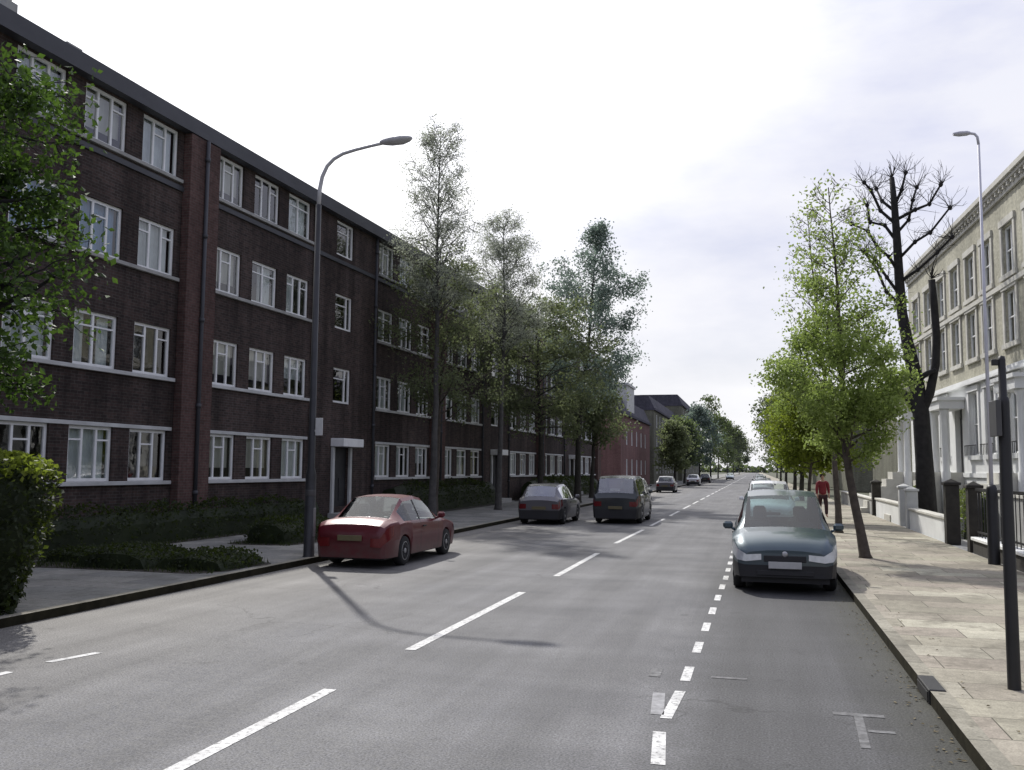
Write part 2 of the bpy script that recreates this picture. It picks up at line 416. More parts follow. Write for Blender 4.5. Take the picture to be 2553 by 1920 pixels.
M['p_grey'] = car_paint('mid_grey_paint', (0.115, 0.112, 0.125))
M['p_black'] = car_paint('near_black_green_paint', (0.022, 0.028, 0.032))
M['p_white'] = car_paint('white_paint', (0.66, 0.67, 0.70), 0.0)
M['p_silver'] = car_paint('silver_paint', (0.40, 0.41, 0.43), 0.6)
M['p_navy'] = car_paint('navy_paint', (0.025, 0.026, 0.042))
M['p_pale'] = car_paint('pale_blue_paint', (0.30, 0.37, 0.42), 0.2)

# ------------------------------------------------------------------ camera
H = 2.0
cam = bpy.data.cameras.new('camera'); cam.sensor_width = 36.0; cam.lens = 36.0 * 2000.0 / 2212.0
cam.clip_end = 6000; cam.clip_start = 0.1
co = bpy.data.objects.new('camera', cam); COL.objects.link(co)
yaw, pitch, roll = R(14.8007), R(5.1535), R(0.5)
fw = Vector((-math.sin(yaw) * math.cos(pitch), math.cos(yaw) * math.cos(pitch), math.sin(pitch)))
ri = Vector((math.cos(yaw), math.sin(yaw), 0)); up = ri.cross(fw)
r2 = ri * math.cos(roll) + up * math.sin(roll); u2 = -ri * math.sin(roll) + up * math.cos(roll)
co.matrix_world = Matrix(((r2.x, u2.x, -fw.x, 0), (r2.y, u2.y, -fw.y, 0), (r2.z, u2.z, -fw.z, H), (0, 0, 0, 1)))
S.camera = co

# ------------------------------------------------------------------ light
SUN_AZ, SUN_EL = R(32.8), R(45.4)            # left of +Y
sd = Vector((-math.sin(SUN_AZ) * math.cos(SUN_EL), math.cos(SUN_AZ) * math.cos(SUN_EL), math.sin(SUN_EL)))
sl = bpy.data.lights.new('sun', 'SUN'); sl.energy = 3.9; sl.angle = R(0.9); sl.color = (1.0, 0.965, 0.91)
so = bpy.data.objects.new('sun', sl); COL.objects.link(so)
so.rotation_euler = sd.to_track_quat('Z', 'Y').to_euler(); so.location = (0, 0, 60)
W = bpy.data.worlds.new('World'); S.world = W; W.use_nodes = True
nt = W.node_tree; bg = nt.nodes['Background']
sky = nt.nodes.new('ShaderNodeTexSky'); sky.sky_type = 'NISHITA'; sky.sun_disc = False
sky.sun_elevation = SUN_EL; sky.sun_rotation = -SUN_AZ; sky.air_density = 1.0; sky.dust_density = 2.0
skyc = mix(nt, 1.0, sky.outputs[0], 0.085, 'MULTIPLY')
tc = nt.nodes.new('ShaderNodeTexCoord'); dirv = tc.outputs['Generated']
dt = nt.nodes.new('ShaderNodeVectorMath'); dt.operation = 'DOT_PRODUCT'; nt.links.new(dirv, dt.inputs[0]); dt.inputs[1].default_value = sd
dot = dt.outputs['Value']
def smooth(a, b_, src):
    n = nt.nodes.new('ShaderNodeMapRange'); n.interpolation_type = 'SMOOTHSTEP'
    n.inputs[1].default_value = a; n.inputs[2].default_value = b_; nt.links.new(src, n.inputs[0]); return n.outputs[0]
mp = nt.nodes.new('ShaderNodeMapping'); mp.inputs['Scale'].default_value = (1.0, 1.0, 2.6); mp.inputs['Location'].default_value = (0.35, 0.1, 0.3); nt.links.new(dirv, mp.inputs[0])
cl = noise(nt, mp.outputs[0], 2.3, 7, 0.55)
glow = math_(nt, 'ADD', math_(nt, 'MULTIPLY', smooth(0.05, 0.66, dot), 0.54), math_(nt, 'MULTIPLY', smooth(0.74, 0.97, dot), 0.75))
lum = math_(nt, 'ADD', glow, 0.44)
lum = math_(nt, 'MULTIPLY', lum, math_(nt, 'MULTIPLY_ADD', cl, 0.16, 0.96))
cloudc = mix(nt, 1.0, ramp(nt, cl, [(0.3, (0.90, 0.91, 1.0)), (0.62, (1.0, 0.995, 1.0))]), lum, 'MULTIPLY')
cover = math_(nt, 'ADD', smooth(0.36, 0.56, cl), smooth(0.78, 0.93, dot), clamp=True)
cover = math_(nt, 'MULTIPLY_ADD', cover, 0.22, 0.78)
fin = mix(nt, cover, skyc, cloudc)
sz = nt.nodes.new('ShaderNodeSeparateXYZ'); nt.links.new(dirv, sz.inputs[0])
lil = math_(nt, 'MULTIPLY', smooth(0.90, 0.70, dot), smooth(0.06, 0.40, sz.outputs[2]))
lil = math_(nt, 'MULTIPLY', lil, ramp(nt, cl, [(0.38, 1.0), (0.64, 0.35)]))
fin = mix(nt, lil, fin, (0.56, 0.60, 0.86))
nt.links.new(fin, bg.inputs[0]); bg.inputs[1].default_value = 1.0

S.view_settings.view_transform = 'Standard'; S.view_settings.look = 'None'
S.view_settings.exposure = 0; S.view_settings.gamma = 1
S.render.engine = 'CYCLES'
S.cycles.max_bounces = 6; S.cycles.transparent_max_bounces = 12
S.cycles.use_denoising = True
S.cycles.sample_clamp_indirect = 4.0

# ------------------------------------------------------------------ setting
KL, KR = -8.95, 1.42           # kerb lines
tag(MB().quad((-1500, -300, -0.06), (1500, -300, -0.06), (1500, 3000, -0.06), (-1500, 3000, -0.06)).build('ground', M['ground']), kind='structure')
tag(MB().quad((KL - .02, -40, 0), (KR + .02, -40, 0), (KR + .02, 1100, 0), (KL - .02, 1100, 0)).build('road', M['road']), kind='structure')
PZ = 0.115
def strip(name, x0, x1, mat):
    return tag(MB().quad((x0, -40, PZ), (x1, -40, PZ), (x1, 1100, PZ), (x0, 1100, PZ)).build(name, mat), kind='structure')
strip('pavement_left', -16.6, KL - 0.15, M['pave_l'])
strip('pavement_right', KR + 0.15, 4.86, M['pave_r'])
tag(MB().quad((4.86, -10, 0.09), (8.6, -10, 0.09), (7.0, 60, 0.09), (4.86, 60, 0.09)).build('garden_ground', M['stone_grey']), kind='structure')
def kerb(name, x0, x1, face_x):
    o = MB().add([(x0, -40, PZ + .004), (x1, -40, PZ + .004), (x1, 1100, PZ + .004), (x0, 1100, PZ + .004)], [(0, 1, 2, 3)]).build(name, M['kerb'])
    tag(o, kind='structure')
    f = MB().quad((face_x, -40, -0.02), (face_x, 1100, -0.02), (face_x, 1100, PZ + .004), (face_x, -40, PZ + .004)).build('kerb_face', M['kerb_face'], o)
    return o
kerb('kerb_left', KL - .15, KL, KL)
kerb('kerb_right', KR, KR + .15, KR)

def dashes(name, segs, w, mat, z=0.004):
    mb = MB()
    for (xa, ya, xb, yb) in segs:
        n = max(2, int((yb - ya) / 0.8) + 1)
        for i in range(n):
            t0, t1 = i / n, (i + 1) / n
            X0, Y0, X1, Y1 = xa + (xb - xa) * t0, ya + (yb - ya) * t0, xa + (xb - xa) * t1, ya + (yb - ya) * t1
            mb.quad((X0 - w / 2, Y0, z), (X0 + w / 2, Y0, z), (X1 + w / 2, Y1, z), (X1 - w / 2, Y1, z))
    return tag(mb.build(name, mat), kind='structure')
cs = [(-3.74, 2.2, -3.75, 7.87), (-3.72, 9.78, -3.71, 14.81), (-3.66, 17.2, -3.71, 22.2), (-3.74, 25.3, -3.70, 31.3)]
y = 33.6
while y < 330: cs.append((-3.70, y, -3.70, y + 5)); y += 7.6
dashes('centre_line', cs, 0.125, M['mark'])
bs = [(-0.74, 7.75, -0.70, 8.72)]
for k in range(40):
    y0 = 9.15 + k * 1.42; xx = -0.69 + min(1, k / 6) * 0.10
    bs.append((xx, y0, xx, y0 + 0.66))
dashes('bay_line', bs, 0.095, M['mark'])
dashes('taper_line', [(-0.68, 6.55, -0.75, 7.35)], 0.10, M['mark'])
M['mark_worn'] = mat_plain('worn_paint', (0.27, 0.27, 0.275), 0.8, vary=0.5, scale=10)
dashes('faded_taper_line', [(-0.82, 7.85, -0.88, 8.6)], 0.11, M['mark_worn'])
dashes('faintest_taper_line', [(-0.99, 9.25, -1.0, 9.6)], 0.11, M['mark_faint'])
dashes('far_bay_line', [(-7.05, 7.2, -7.0, 7.62), (-6.98, 8.1, -6.83, 8.66)], 0.10, M['mark'])
tm = MB(); tm.quad((.58, 8.27, .004), (.98, 8.27, .004), (.98, 8.36, .004), (.58, 8.36, .004))
tm.quad((.70, 7.35, .004), (.77, 7.35, .004), (.81, 8.268, .004), (.74, 8.268, .004)); tm.quad((.80, 7.80, .004), (1.0, 7.80, .004), (1.0, 7.87, .004), (.80, 7.87, .004))
tm.quad((-.46, 9.36, .004), (-.12, 9.36, .004), (-.12, 9.43, .004), (-.46, 9.43, .004))
tag(tm.build('bay_end_mark', M['mark_faint']), kind='structure')

# ------------------------------------------------------------------ facades with openings
def facade(mb, x, y0, y1, z0, z1, holes, depth):
    """front sheet at x with rectangular openings (ya,yb,za,zb); reveals go to x-depth"""
    ys = sorted({y0, y1, *[h[0] for h in holes], *[h[1] for h in holes]})
    zs = sorted({z0, z1, *[h[2] for h in holes], *[h[3] for h in holes]})
    sx = 1 if depth > 0 else -1
    for i in range(len(ys) - 1):
        run = None
        for k in range(len(zs) - 1):
            cy_, cz_ = (ys[i] + ys[i + 1]) / 2, (zs[k] + zs[k + 1]) / 2
            if any(h[0] < cy_ < h[1] and h[2] < cz_ < h[3] for h in holes): continue
            q = [(x, ys[i], zs[k]), (x, ys[i + 1], zs[k]), (x, ys[i + 1], zs[k + 1]), (x, ys[i], zs[k + 1])]
            mb.quad(*(q if sx > 0 else q[::-1]))
    xb = x - depth
    for (a, b, c, d) in holes:
        for q in ([(x, a, c), (xb, a, c), (xb, a, d), (x, a, d)], [(x, b, c), (x, b, d), (xb, b, d), (xb, b, c)],
                  [(x, a, d), (xb, a, d), (xb, b, d), (x, b, d)], [(x, a, c), (x, b, c), (xb, b, c), (xb, a, c)]):
            mb.quad(*(q if sx > 0 else q[::-1]))

def frame_mesh(name, w, h, mull, trans, bar=0.078, dp=0.07, mat=None):
    """window frame centred on y, bottom at z=0, lying in x 0..dp"""
    mb = MB()
    mb.box(0, dp, -w / 2, -w / 2 + bar, 0, h); mb.box(0, dp, w / 2 - bar, w / 2, 0, h)
    mb.box(0, dp, -w / 2 + bar, w / 2 - bar, 0, bar); mb.box(0, dp, -w / 2 + bar, w / 2 - bar, h - bar, h)
    for m_ in mull: mb.box(0.003, dp - .003, m_ - bar * .42, m_ + bar * .42, bar, h - bar)
    ed = [-w / 2 + bar] + [q for m_ in mull for q in (m_ - bar * .42, m_ + bar * .42)] + [w / 2 - bar]
    for (li, zz) in trans: mb.box(0.006, dp - .006, ed[2 * li], ed[2 * li + 1], zz - .02, zz + .02)
    me = mb.mesh(name); me.materials.append(mat or M['white']); return me
def pane_mesh(w, h, x=0.03):
    me = MB().quad((x, -w / 2 + .04, .04), (x, w / 2 - .04, .04), (x, w / 2 - .04, h - .04), (x, -w / 2 + .04, h - .04)).mesh('pane')
    me.materials.append(M['glass']); return me
def curtain_mesh(spans, z0, z1, mat, x=-0.10, amp=0.025):
    mb = MB()
    for (a, b) in spans:
        n = max(2, int((b - a) / 0.035))
        vs = []; fs = []
        for i in range(n + 1):
            yy = a + (b - a) * i / n
            xx = x + amp * math.sin(i * 2.1) + 0.3 * amp * math.sin(i * 0.77)
            vs += [(xx, yy, z0), (xx, yy, z1)]
        for i in range(n): fs.append((2 * i, 2 * i + 2, 2 * i + 3, 2 * i + 1))
        mb.add(vs, fs, True)
    me = mb.mesh('curtain'); me.materials.append(mat); return me

# ------------------------------------------------------------------ left: long brick block of flats
def rel(y): return y - 20.0
BL = empty('apartment_block', (-15.4, 20.0, 0), -0.04)
tag(BL, 'long dark brown brick block of flats, four storeys of white framed windows, flat roof', 'building')
Y0, Y1, TOP = 2.0, 79.0, 11.75
WW, WH = 1.46, 1.33
cols = []
groups = [16.2, 23.5, 34.7, 42.0, 53.0, 60.3, 71.4]
for g in groups: cols += [g - .05, g + 2.01, g + 4.07]
stairs = [31.0, 49.4, 67.8]
rows = [1.60, 4.36, 7.12, 9.88]
holes = []
for c in cols:
    for z in rows: holes.append((rel(c), rel(c) + WW, z, z + WH))
for s_ in stairs:
    for z in rows[1:]: holes.append((rel(s_), rel(s_) + 1.36, z, z + 1.30))
    holes.append((rel(s_) + .1, rel(s_) + 1.3, 0.55, 2.72))
mb = MB()
facade(mb, 0, rel(Y0), rel(Y1), 0, TOP - .5, holes, 0.16)
mb.quad((0, rel(Y0), 0), (0, rel(Y0), TOP - .5), (-9, rel(Y0), TOP - .5), (-9, rel(Y0), 0))
mb.quad((0, rel(Y1), 0), (-9, rel(Y1), 0), (-9, rel(Y1), TOP - .5), (0, rel(Y1), TOP - .5))
mb.quad((-9, rel(Y0), 0), (-9, rel(Y0), TOP - .5), (-9, rel(Y1), TOP - .5), (-9, rel(Y1), 0))
mb.build('wall', M['brick'], BL)
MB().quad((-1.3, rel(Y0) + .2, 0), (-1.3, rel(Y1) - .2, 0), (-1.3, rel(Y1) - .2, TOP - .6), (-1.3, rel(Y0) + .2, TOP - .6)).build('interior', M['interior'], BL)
cm_ = MB(); cm_.box(-9.2, 0.28, rel(Y0) - .2, rel(Y1) + .2, TOP - .5, TOP - .34); cm_.box(-9.1, 0.18, rel(Y0) - .1, rel(Y1) + .1, TOP - .338, TOP)
cm_.build('cornice', M['lead'], BL)
MB().quad((-9.1, rel(Y0), TOP + .004), (0.1, rel(Y0), TOP + .004), (0.1, rel(Y1), TOP + .004), (-9.1, rel(Y1), TOP + .004)).build('roof', M['lead'], BL)
for (a, b) in [(21.95, 23.3), (40.35, 41.75), (58.65, 60.05), (77.1, 78.4)]:
    MB().bbox(0.003, 0.26, rel(a), rel(b), 0, TOP - .52, 0.012).build('pilaster', M['brick_red'], BL)
for yy in (22.62, 29.32, 34.25, 41.05, 47.75, 52.5, 59.35, 66.1):
    pr = .30 if yy in (22.62, 41.05, 59.35) else .07
    p_ = MB(); p_.tube([(pr + .02, rel(yy), 0.1), (pr + .02, rel(yy), TOP - .55)], 0.055, 8)
    for z in (1.2, 3.6, 6.0, 8.4, 10.6): p_.tube([(pr + .02, rel(yy), z), (pr + .02, rel(yy), z + .12)], 0.075, 8)
    p_.build('drainpipe', M['lead'], BL)
for g in groups:
    for ri_, z in enumerate(rows):
        a, b = rel(g) - .10, rel(g) + 4.12 + WW + .10
        MB().bbox(-.05, 0.09, a, b, z - .10, z - .003, 0.008).build('sill', M['white_old'] if ri_ < 2 else M['stone_grey'], BL)
        if ri_ == 0: MB().bbox(-.05, 0.035, a, b, z + WH + .003, z + WH + .10, 0.006).build('lintel', M['white_old'], BL)
MB().box(0.003, 0.06, rel(Y0), rel(Y1), 9.56, 9.70).build('string_or_shadow_band', M['lead'], BL)  # dark strip in place of the shadow line under the top-floor sills
fr_v = [frame_mesh('window', WW, WH, [-.24, .24], [(1, .95)]), frame_mesh('window', WW, WH, [-.05], [(0, .98), (1, .98)]), frame_mesh('window', WW, WH, [-.24, .24], [(0, 1.0), (2, 1.0)])]
st_f = frame_mesh('window', 1.36, 1.30, [.30], [(0, .9)])
pn = pane_mesh(WW, WH); st_p = pane_mesh(1.36, 1.30)
cur = [curtain_mesh([(-.68, .68)], .05, WH - .05, M['curtain']), curtain_mesh([(-.64, -.2), (.25, .64)], .05, WH - .05, M['curtain']),
       curtain_mesh([(-.68, .68)], .6, WH - .05, M['curtain']), curtain_mesh([(-.64, .1)], .05, WH - .05, M['curtain']), curtain_mesh([(-.64, -.35), (.4, .64)], .05, WH - .05, M['curtain_tan']),
       curtain_mesh([(-.1, .64)], .05, WH - .05, M['curtain']), curtain_mesh([(-.68, .68)], .35, WH - .05, M['blind'], amp=.003), curtain_mesh([(-.22, .22)], .25, WH - .05, M['blind_grey'], amp=.003)]
sky_sheet = curtain_mesh([(-.68, .68)], .05, WH - .05, M['sky_reflection'])
for ci, c in enumerate(cols):
    for ri_, z in enumerate(rows):
        w_ = inst('window', fr_v[rnd.choice([0, 0, 0, 1, 2])], BL, (-.13, rel(c) + WW / 2, z))
        inst('pane', pn, w_)
        if ci <= 2 and ri_ == 2 and ci < 2: inst('curtain', sky_sheet, w_)  # blue sheet behind the pane imitates a sky reflection
        elif rnd.random() < 0.88: inst('curtain', cur[rnd.choice([0, 0, 0, 1, 2, 3, 4, 5, 6, 6, 7])], w_)
for s_ in stairs:
    for z in rows[1:]:
        w_ = inst('window', st_f, BL, (-.13, rel(s_) + .68, z)); inst('pane', st_p, w_)
    # entrance: white surround, dark door, pale canopy and a step
    y_ = rel(s_) + .7
    sr = MB(); sr.bbox(0.003, .10, y_ - .76, y_ - .60, .12, 2.72, .01); sr.bbox(0.003, .10, y_ + .60, y_ + .76, .12, 2.72, .01); sr.build('door_surround', M['white_old'], BL)
    MB().bbox(0.003, .55, y_ - .80, y_ + .80, 2.74, 3.04, .015).build('canopy', M['white'], BL)
    d_ = MB(); d_.box(-.14, -.09, y_ - .6, y_ + .6, .55, 2.72); d_.box(-.089, -.07, y_ - .5, y_ - .06, .75, 1.6); d_.box(-.089, -.07, y_ + .06, y_ + .5, .75, 1.6); d_.build('door', M['pole_dark'], BL)
    MB().bbox(0.003, .75, y_ - .9, y_ + .9, 0.0, .34, .015).build('step', M['stone_grey'], BL)
# roof stacks
for (yy, xx, w_, h_, pot) in [(16.9, -1.2, .35, .95, True), (17.9, -.35, .5, .22, False), (46, -4.5, 1.0, 1.3, True)]:
    c_ = MB(); c_.bbox(xx - w_ / 2, xx + w_ / 2, rel(yy) - w_ / 2, rel(yy) + w_ / 2, TOP + .01, TOP + h_, .015)
    if pot: c_.lathe([(.11, TOP + h_ + .002), (.12, TOP + h_ + .1), (.09, TOP + h_ + .45), (.11, TOP + h_ + .5)], 10, c=(xx, rel(yy), 0))
    c_.build('chimney', M['stone_grey'], BL)

# ------------------------------------------------------------------ left: further buildings
def far_block(name, label, x, y0, y1, top, wallm, winrows, pitch, w, h, roofm=None, roof_h=0, flat=True, cat='building', group=None):
    b = empty(name, (x, y0, 0)); tag(b, label, cat, group)
    hs = []
    n = int((y1 - y0 - 1.0) / pitch)
    for i in range(n):
        ya = (y1 - y0 - n * pitch) / 2 + i * pitch + (pitch - w) / 2
        for z in winrows: hs.append((ya, ya + w, z, z + h))
    mb = MB(); L = y1 - y0
    facade(mb, 0, 0, L, 0, top, hs, .15)
    mb.quad((0, 0, 0), (0, 0, top), (-8, 0, top), (-8, 0, 0)); mb.quad((0, L, 0), (-8, L, 0), (-8, L, top), (0, L, top)); mb.quad((-8, 0, 0), (-8, 0, top), (-8, L, top), (-8, L, 0))
    mb.build('wall', wallm, b)
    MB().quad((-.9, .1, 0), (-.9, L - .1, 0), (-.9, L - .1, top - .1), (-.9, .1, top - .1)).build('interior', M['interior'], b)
    if roof_h:
        r_ = MB(); r_.quad((.3, -.1, top), (.3, L + .1, top), (-4, L + .1, top + roof_h), (-4, -.1, top + roof_h)); r_.quad((-4, -.1, top + roof_h), (-4, L + .1, top + roof_h), (-8.2, L + .1, top), (-8.2, -.1, top))
        r_.add([(0, 0, top), (-8, 0, top), (-4, 0, top + roof_h)], [(0, 2, 1)]); r_.add([(0, L, top), (-8, L, top), (-4, L, top + roof_h)], [(0, 1, 2)])
        r_.build('roof', roofm, b)
    else:
        q_ = MB(); q_.box(-8.2, .25, -.1, L + .1, top + .002, top + .25); q_.add([(.1, 0, top + .252), (.1, L, top + .252), (-.7, L, top + 2.0), (-.7, 0, top + 2.0), (-8.1, 0, top + .252), (-8.1, L, top + .252), (-7.3, L, top + 2.0), (-7.3, 0, top + 2.0)], [(0, 1, 2, 3), (3, 2, 6, 7), (7, 6, 5, 4), (0, 3, 7, 4), (1, 5, 6, 2)]); q_.build('roof', roofm or M['lead'], b)
    f_ = frame_mesh('window', w, h, [0], [(0, h / 2), (1, h / 2)], .08); p_ = pane_mesh(w, h)
    for (ya, yb, za, zb) in hs:
        q = inst('window', f_, b, (-.12, (ya + yb) / 2, za)); inst('pane', p_, q)
    return b
rb = far_block('brick_house', 'red brick house with a small white rooftop room, beyond the end of the flats', -13.2, 93, 119, 7.6, M['brick_bright'], [1.4, 4.6], 4.2, 1.2, 1.7, M['slate'])
g_ = MB(); g_.bbox(-3.2, -.1, 5.5, 11.5, 7.86, 11.0, .03); g_.box(-3.4, .05, 5.3, 11.7, 11.002, 11.25); g_.build('rooftop_room', M['white_old'], rb)
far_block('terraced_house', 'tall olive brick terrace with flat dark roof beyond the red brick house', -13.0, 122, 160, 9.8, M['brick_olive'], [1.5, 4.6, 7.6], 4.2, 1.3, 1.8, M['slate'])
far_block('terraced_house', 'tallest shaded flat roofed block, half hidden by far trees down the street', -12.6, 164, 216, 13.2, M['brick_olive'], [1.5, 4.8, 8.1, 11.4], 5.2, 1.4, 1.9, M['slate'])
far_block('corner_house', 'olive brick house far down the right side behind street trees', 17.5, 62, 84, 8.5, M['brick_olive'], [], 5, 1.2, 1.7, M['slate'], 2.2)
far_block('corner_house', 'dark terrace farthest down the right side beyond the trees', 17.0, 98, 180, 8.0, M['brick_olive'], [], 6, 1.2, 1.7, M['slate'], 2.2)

# ------------------------------------------------------------------ right: stucco and stock-brick terrace
def terrace_house(label, ya, yb, wys, door_i):
    b = empty('terraced_house', (8.0, 30.5, 0), 0.045); tag(b, label, 'house', 'terrace of yellow brick houses with white ground floors')
    r = lambda q: q - 30.5
    a, e = r(ya), r(yb)
    RW = [(2.62, 2.28, 1.10), (6.15, 1.70, 1.12), (8.38, 1.58, 1.12)]
    hl, hu = [], []
    for i, wy in enumerate(wys):
        for k, (z, h, w) in enumerate(RW):
            if k == 0 and i == door_i: hl.append((r(wy) - .55, r(wy) + .55, 2.0, 4.6)); continue
            (hl if k == 0 else hu).append((r(wy) - w / 2, r(wy) + w / 2, z, z + h))
    mu = MB(); facade(mu, 0, a, e, 5.42, 10.95, hu, -.18)
    mu.quad((0, a, 5.42), (8, a, 5.42), (8, a, 10.95), (0, a, 10.95)); mu.quad((0, e, 5.42), (0, e, 10.95), (8, e, 10.95), (8, e, 5.42)); mu.quad((8, a, 0), (8, e, 0), (8, e, 10.95), (8, a, 10.95))
    mu.build('wall', M['brick_stock'], b)
    ml = MB(); facade(ml, -.04, a, e, 0, 5.2, hl, -.2)
    ml.quad((-.04, a, 0), (8, a, 0), (8, a, 5.2), (-.04, a, 5.2)); ml.quad((-.04, e, 0), (-.04, e, 5.2), (8, e, 5.2), (8, e, 0))
    ml.build('ground_floor', M['stucco'], b)
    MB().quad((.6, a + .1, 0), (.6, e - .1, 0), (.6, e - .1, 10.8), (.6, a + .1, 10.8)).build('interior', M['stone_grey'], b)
    bd = MB(); bd.box(-.22, .1, a, e, 5.2, 5.29); bd.box(-.14, .1, a, e, 5.292, 5.42); bd.build('band_course', M['stucco'], b)
    bd = MB(); bd.box(-.10, -.003, a, e, 7.98, 8.14); bd.build('string_or_shadow_band', M['stone'], b)
    bd = MB(); bd.box(-.10, -.043, a, e, 1.82, 1.98); bd.build('plinth_band', M['white'], b)
    cn = MB(); cn.box(-.08, .3, a, e, 10.952, 11.08); cn.box(-.20, .3, a, e, 11.22, 11.33); cn.box(-.28, .3, a, e, 11.332, 11.5)
    y = a + .15
    while y < e - .1: cn.box(-.17, -.06, y, y + .14, 11.082, 11.218); y += .42
    cn.box(-.06, .3, a, e, 11.081, 11.219); cn.build('cornice', M['stone'], b)
    rf = MB(); rf.quad((.1, a, 11.505), (.1, e, 11.505), (4, e, 13.6), (4, a, 13.6)); rf.quad((4, a, 13.6), (4, e, 13.6), (8.2, e, 11.5), (8.2, a, 11.5))
    ro = rf.build('roof', M['slate'], b)
    ch = MB(); ch.bbox(3.4, 4.6, e - .9, e - .1, 12.8, 14.4, .02)
    for q in (3.7, 4.0, 4.3): ch.lathe([(.12, 14.402), (.1, 14.85)], 8, c=(q, e - .5, 0))
    ch.build('chimney', M['brick_stock'], ro)
    fm = {}
    for i, wy in enumerate(wys):
        for k, (z, h, w) in enumerate(RW):
            if k == 0 and i == door_i:
                dd = MB(); dd.box(.14, .18, r(wy) - .5, r(wy) + .5, 2.0, 4.1); dd.box(.13, .139, r(wy) - .38, r(wy) - .05, 2.2, 3.2); dd.box(.13, .139, r(wy) + .05, r(wy) + .38, 2.2, 3.2); dd.build('door', M['pole_dark'], b)
                pp = MB()
                for sgn in (-1, 1): pp.lathe([(.17, .1), (.17, 2.0), (.14, 2.05), (.125, 4.2), (.17, 4.3), (.17, 4.4)], 12, c=(-.72, r(wy) + sgn * .75, 0))
                pp.box(-.95, -.05, r(wy) - 1.0, r(wy) + 1.0, 4.402, 4.72); pp.box(-1.03, -.05, r(wy) - 1.1, r(wy) + 1.1, 4.722, 4.84); pp.build('porch', M['stucco'], b)
                sp_ = MB()
                for q in range(6): sp_.box(-1.35 - .28 * (5 - q), -.05, r(wy) - .6, r(wy) + .6, .02 + q * .33, .02 + (q + 1) * .33 - .002)
                sp_.build('steps', M['stone'], b); continue
            if k not in fm: fm[k] = (frame_mesh('window', w, h, [0] if k else [-.0], [(0, h / 2), (1, h / 2)], .06), pane_mesh(w, h), curtain_mesh([(-w / 2 + .05, w / 2 - .05)], .05 if k else .9, h - .05, M['curtain']))
            q = inst('window', fm[k][0], b, (.15, r(wy), z), (0, 0, math.pi)); inst('pane', fm[k][1], q); inst('curtain', fm[k][2], q)
            # moulded surround and sill
            su = MB(); y0_, y1_ = r(wy) - w / 2, r(wy) + w / 2
            x1 = -.045 if k == 0 else -.004
            su.box(x1 - .045, x1, y0_ - .20, y0_ - .02, z, z + h + .04); su.box(x1 - .045, x1, y1_ + .02, y1_ + .20, z, z + h + .04)
            su.box(x1 - .09, x1, y0_ - .26, y1_ + .26, z - .16, z - .004)
            su.box(x1 - .07, x1, y0_ - .22, y1_ + .22, z + h + .044, z + h + .26)
            su.build('window_surround', M['stucco'] if k == 0 else M['stone'], b)
            if k == 0:
                wg = MB(); zt = z + (.34 if k == 0 else .28)
                xg = x1 - .17
                wg.box(xg - .02, xg, y0_ - .2, y1_ + .2, zt, zt + .03)
                n = 9
                for t in range(n): yy = y0_ - .2 + (w + .37) * t / (n - 1); wg.box(xg - .018, xg - .002, yy, yy + .016, z - .003, zt - .001)
                wg.build('window_guard', M['black_iron'], b)
    return b
terrace_house('nearest yellow brick terrace house at the right edge of the photo', 26.0, 33.5, [27.7, 30.0, 32.3], 1)
terrace_house('middle yellow brick terrace house with white ground floor, beside the pale lamp post', 33.5, 40.2, [34.75, 36.8, 39.05], 2)
terrace_house('farthest yellow brick terrace house, behind the bare pollarded tree', 40.2, 47.8, [41.3, 43.7, 46.1], 2)

# boundary walls, piers and railings on the right
def pier(label, x, y, w, h, m, cat='gate pier', group=None):
    b = MB(); b.bbox(x - w / 2, x + w / 2, y - w / 2, y + w / 2, PZ - .02, h, .012); b.bbox(x - w / 2 - .04, x + w / 2 + .04, y - w / 2 - .04, y + w / 2 + .04, h + .002, h + .08, .012)
    b.add([(x - w / 2, y - w / 2, h + .082), (x + w / 2, y - w / 2, h + .082), (x + w / 2, y + w / 2, h + .082), (x - w / 2, y + w / 2, h + .082), (x, y, h + .17)], [(0, 1, 4), (1, 2, 4), (2, 3, 4), (3, 0, 4)])
    return tag(b.build('gate_pier', m), label, cat, group)
pier('taller dark square gate pier beside the pale lamp post base', 5.05, 24.6, .30, 1.62, M['pier'])
pier('dark square gate pier next beyond the lamp post, by the white garden wall', 5.0, 27.0, .34, 1.66, M['pier'])
pier('pale rendered gate pier at the far end of the nearest white garden wall', 5.05, 34.0, .36, 1.35, M['white_old'])
pier('pale rendered gate pier standing before the bare pollarded tree', 5.05, 35.6, .36, 1.42, M['white_old'])
pier('dark gate pier farthest along the right pavement, behind the young tree trunk', 5.0, 43.2, .36, 1.5, M['pier'])
def gwall(label, y0, y1, h, m, cm2):
    t = empty('garden_wall', (5.05, y0, 0)); tag(t, label, 'wall')
    MB().box(-.11, .11, 0, y1 - y0, PZ - .03, h).build('wall', m, t)
    c = MB(); c.bbox(-.16, .16, 0, y1 - y0, h + .002, h + .08, .012); c.build('coping', cm2, t)
    return t
gwall('low white rendered garden wall between the dark pier and the pale pier', 27.25, 33.75, .72, M['stucco'], M['stone'])
gwall('low white garden wall beyond the pale gate pier, below the bare tree', 35.85, 42.9, .80, M['stucco'], M['stone'])
gwall('far low garden wall along the right pavement past the last dark pier', 43.5, 60, .75, M['stone_grey'], M['stone'])
gwall('low dark garden wall with white coping and black railings, right edge of the photo', 8.0, 24.3, .40, M['pier'], M['white'])
t = empty('railing', (5.05, 15.0, 0)); tag(t, 'black iron railing standing on the low dark wall with white coping', 'railing')
rb_ = MB(); rb_.box(-.03, .03, 0, 9.3, 1.56, 1.63); rb_.box(-.02, .02, 0, 9.3, .58, .62); rb_.build('rail', M['black_iron'], t)
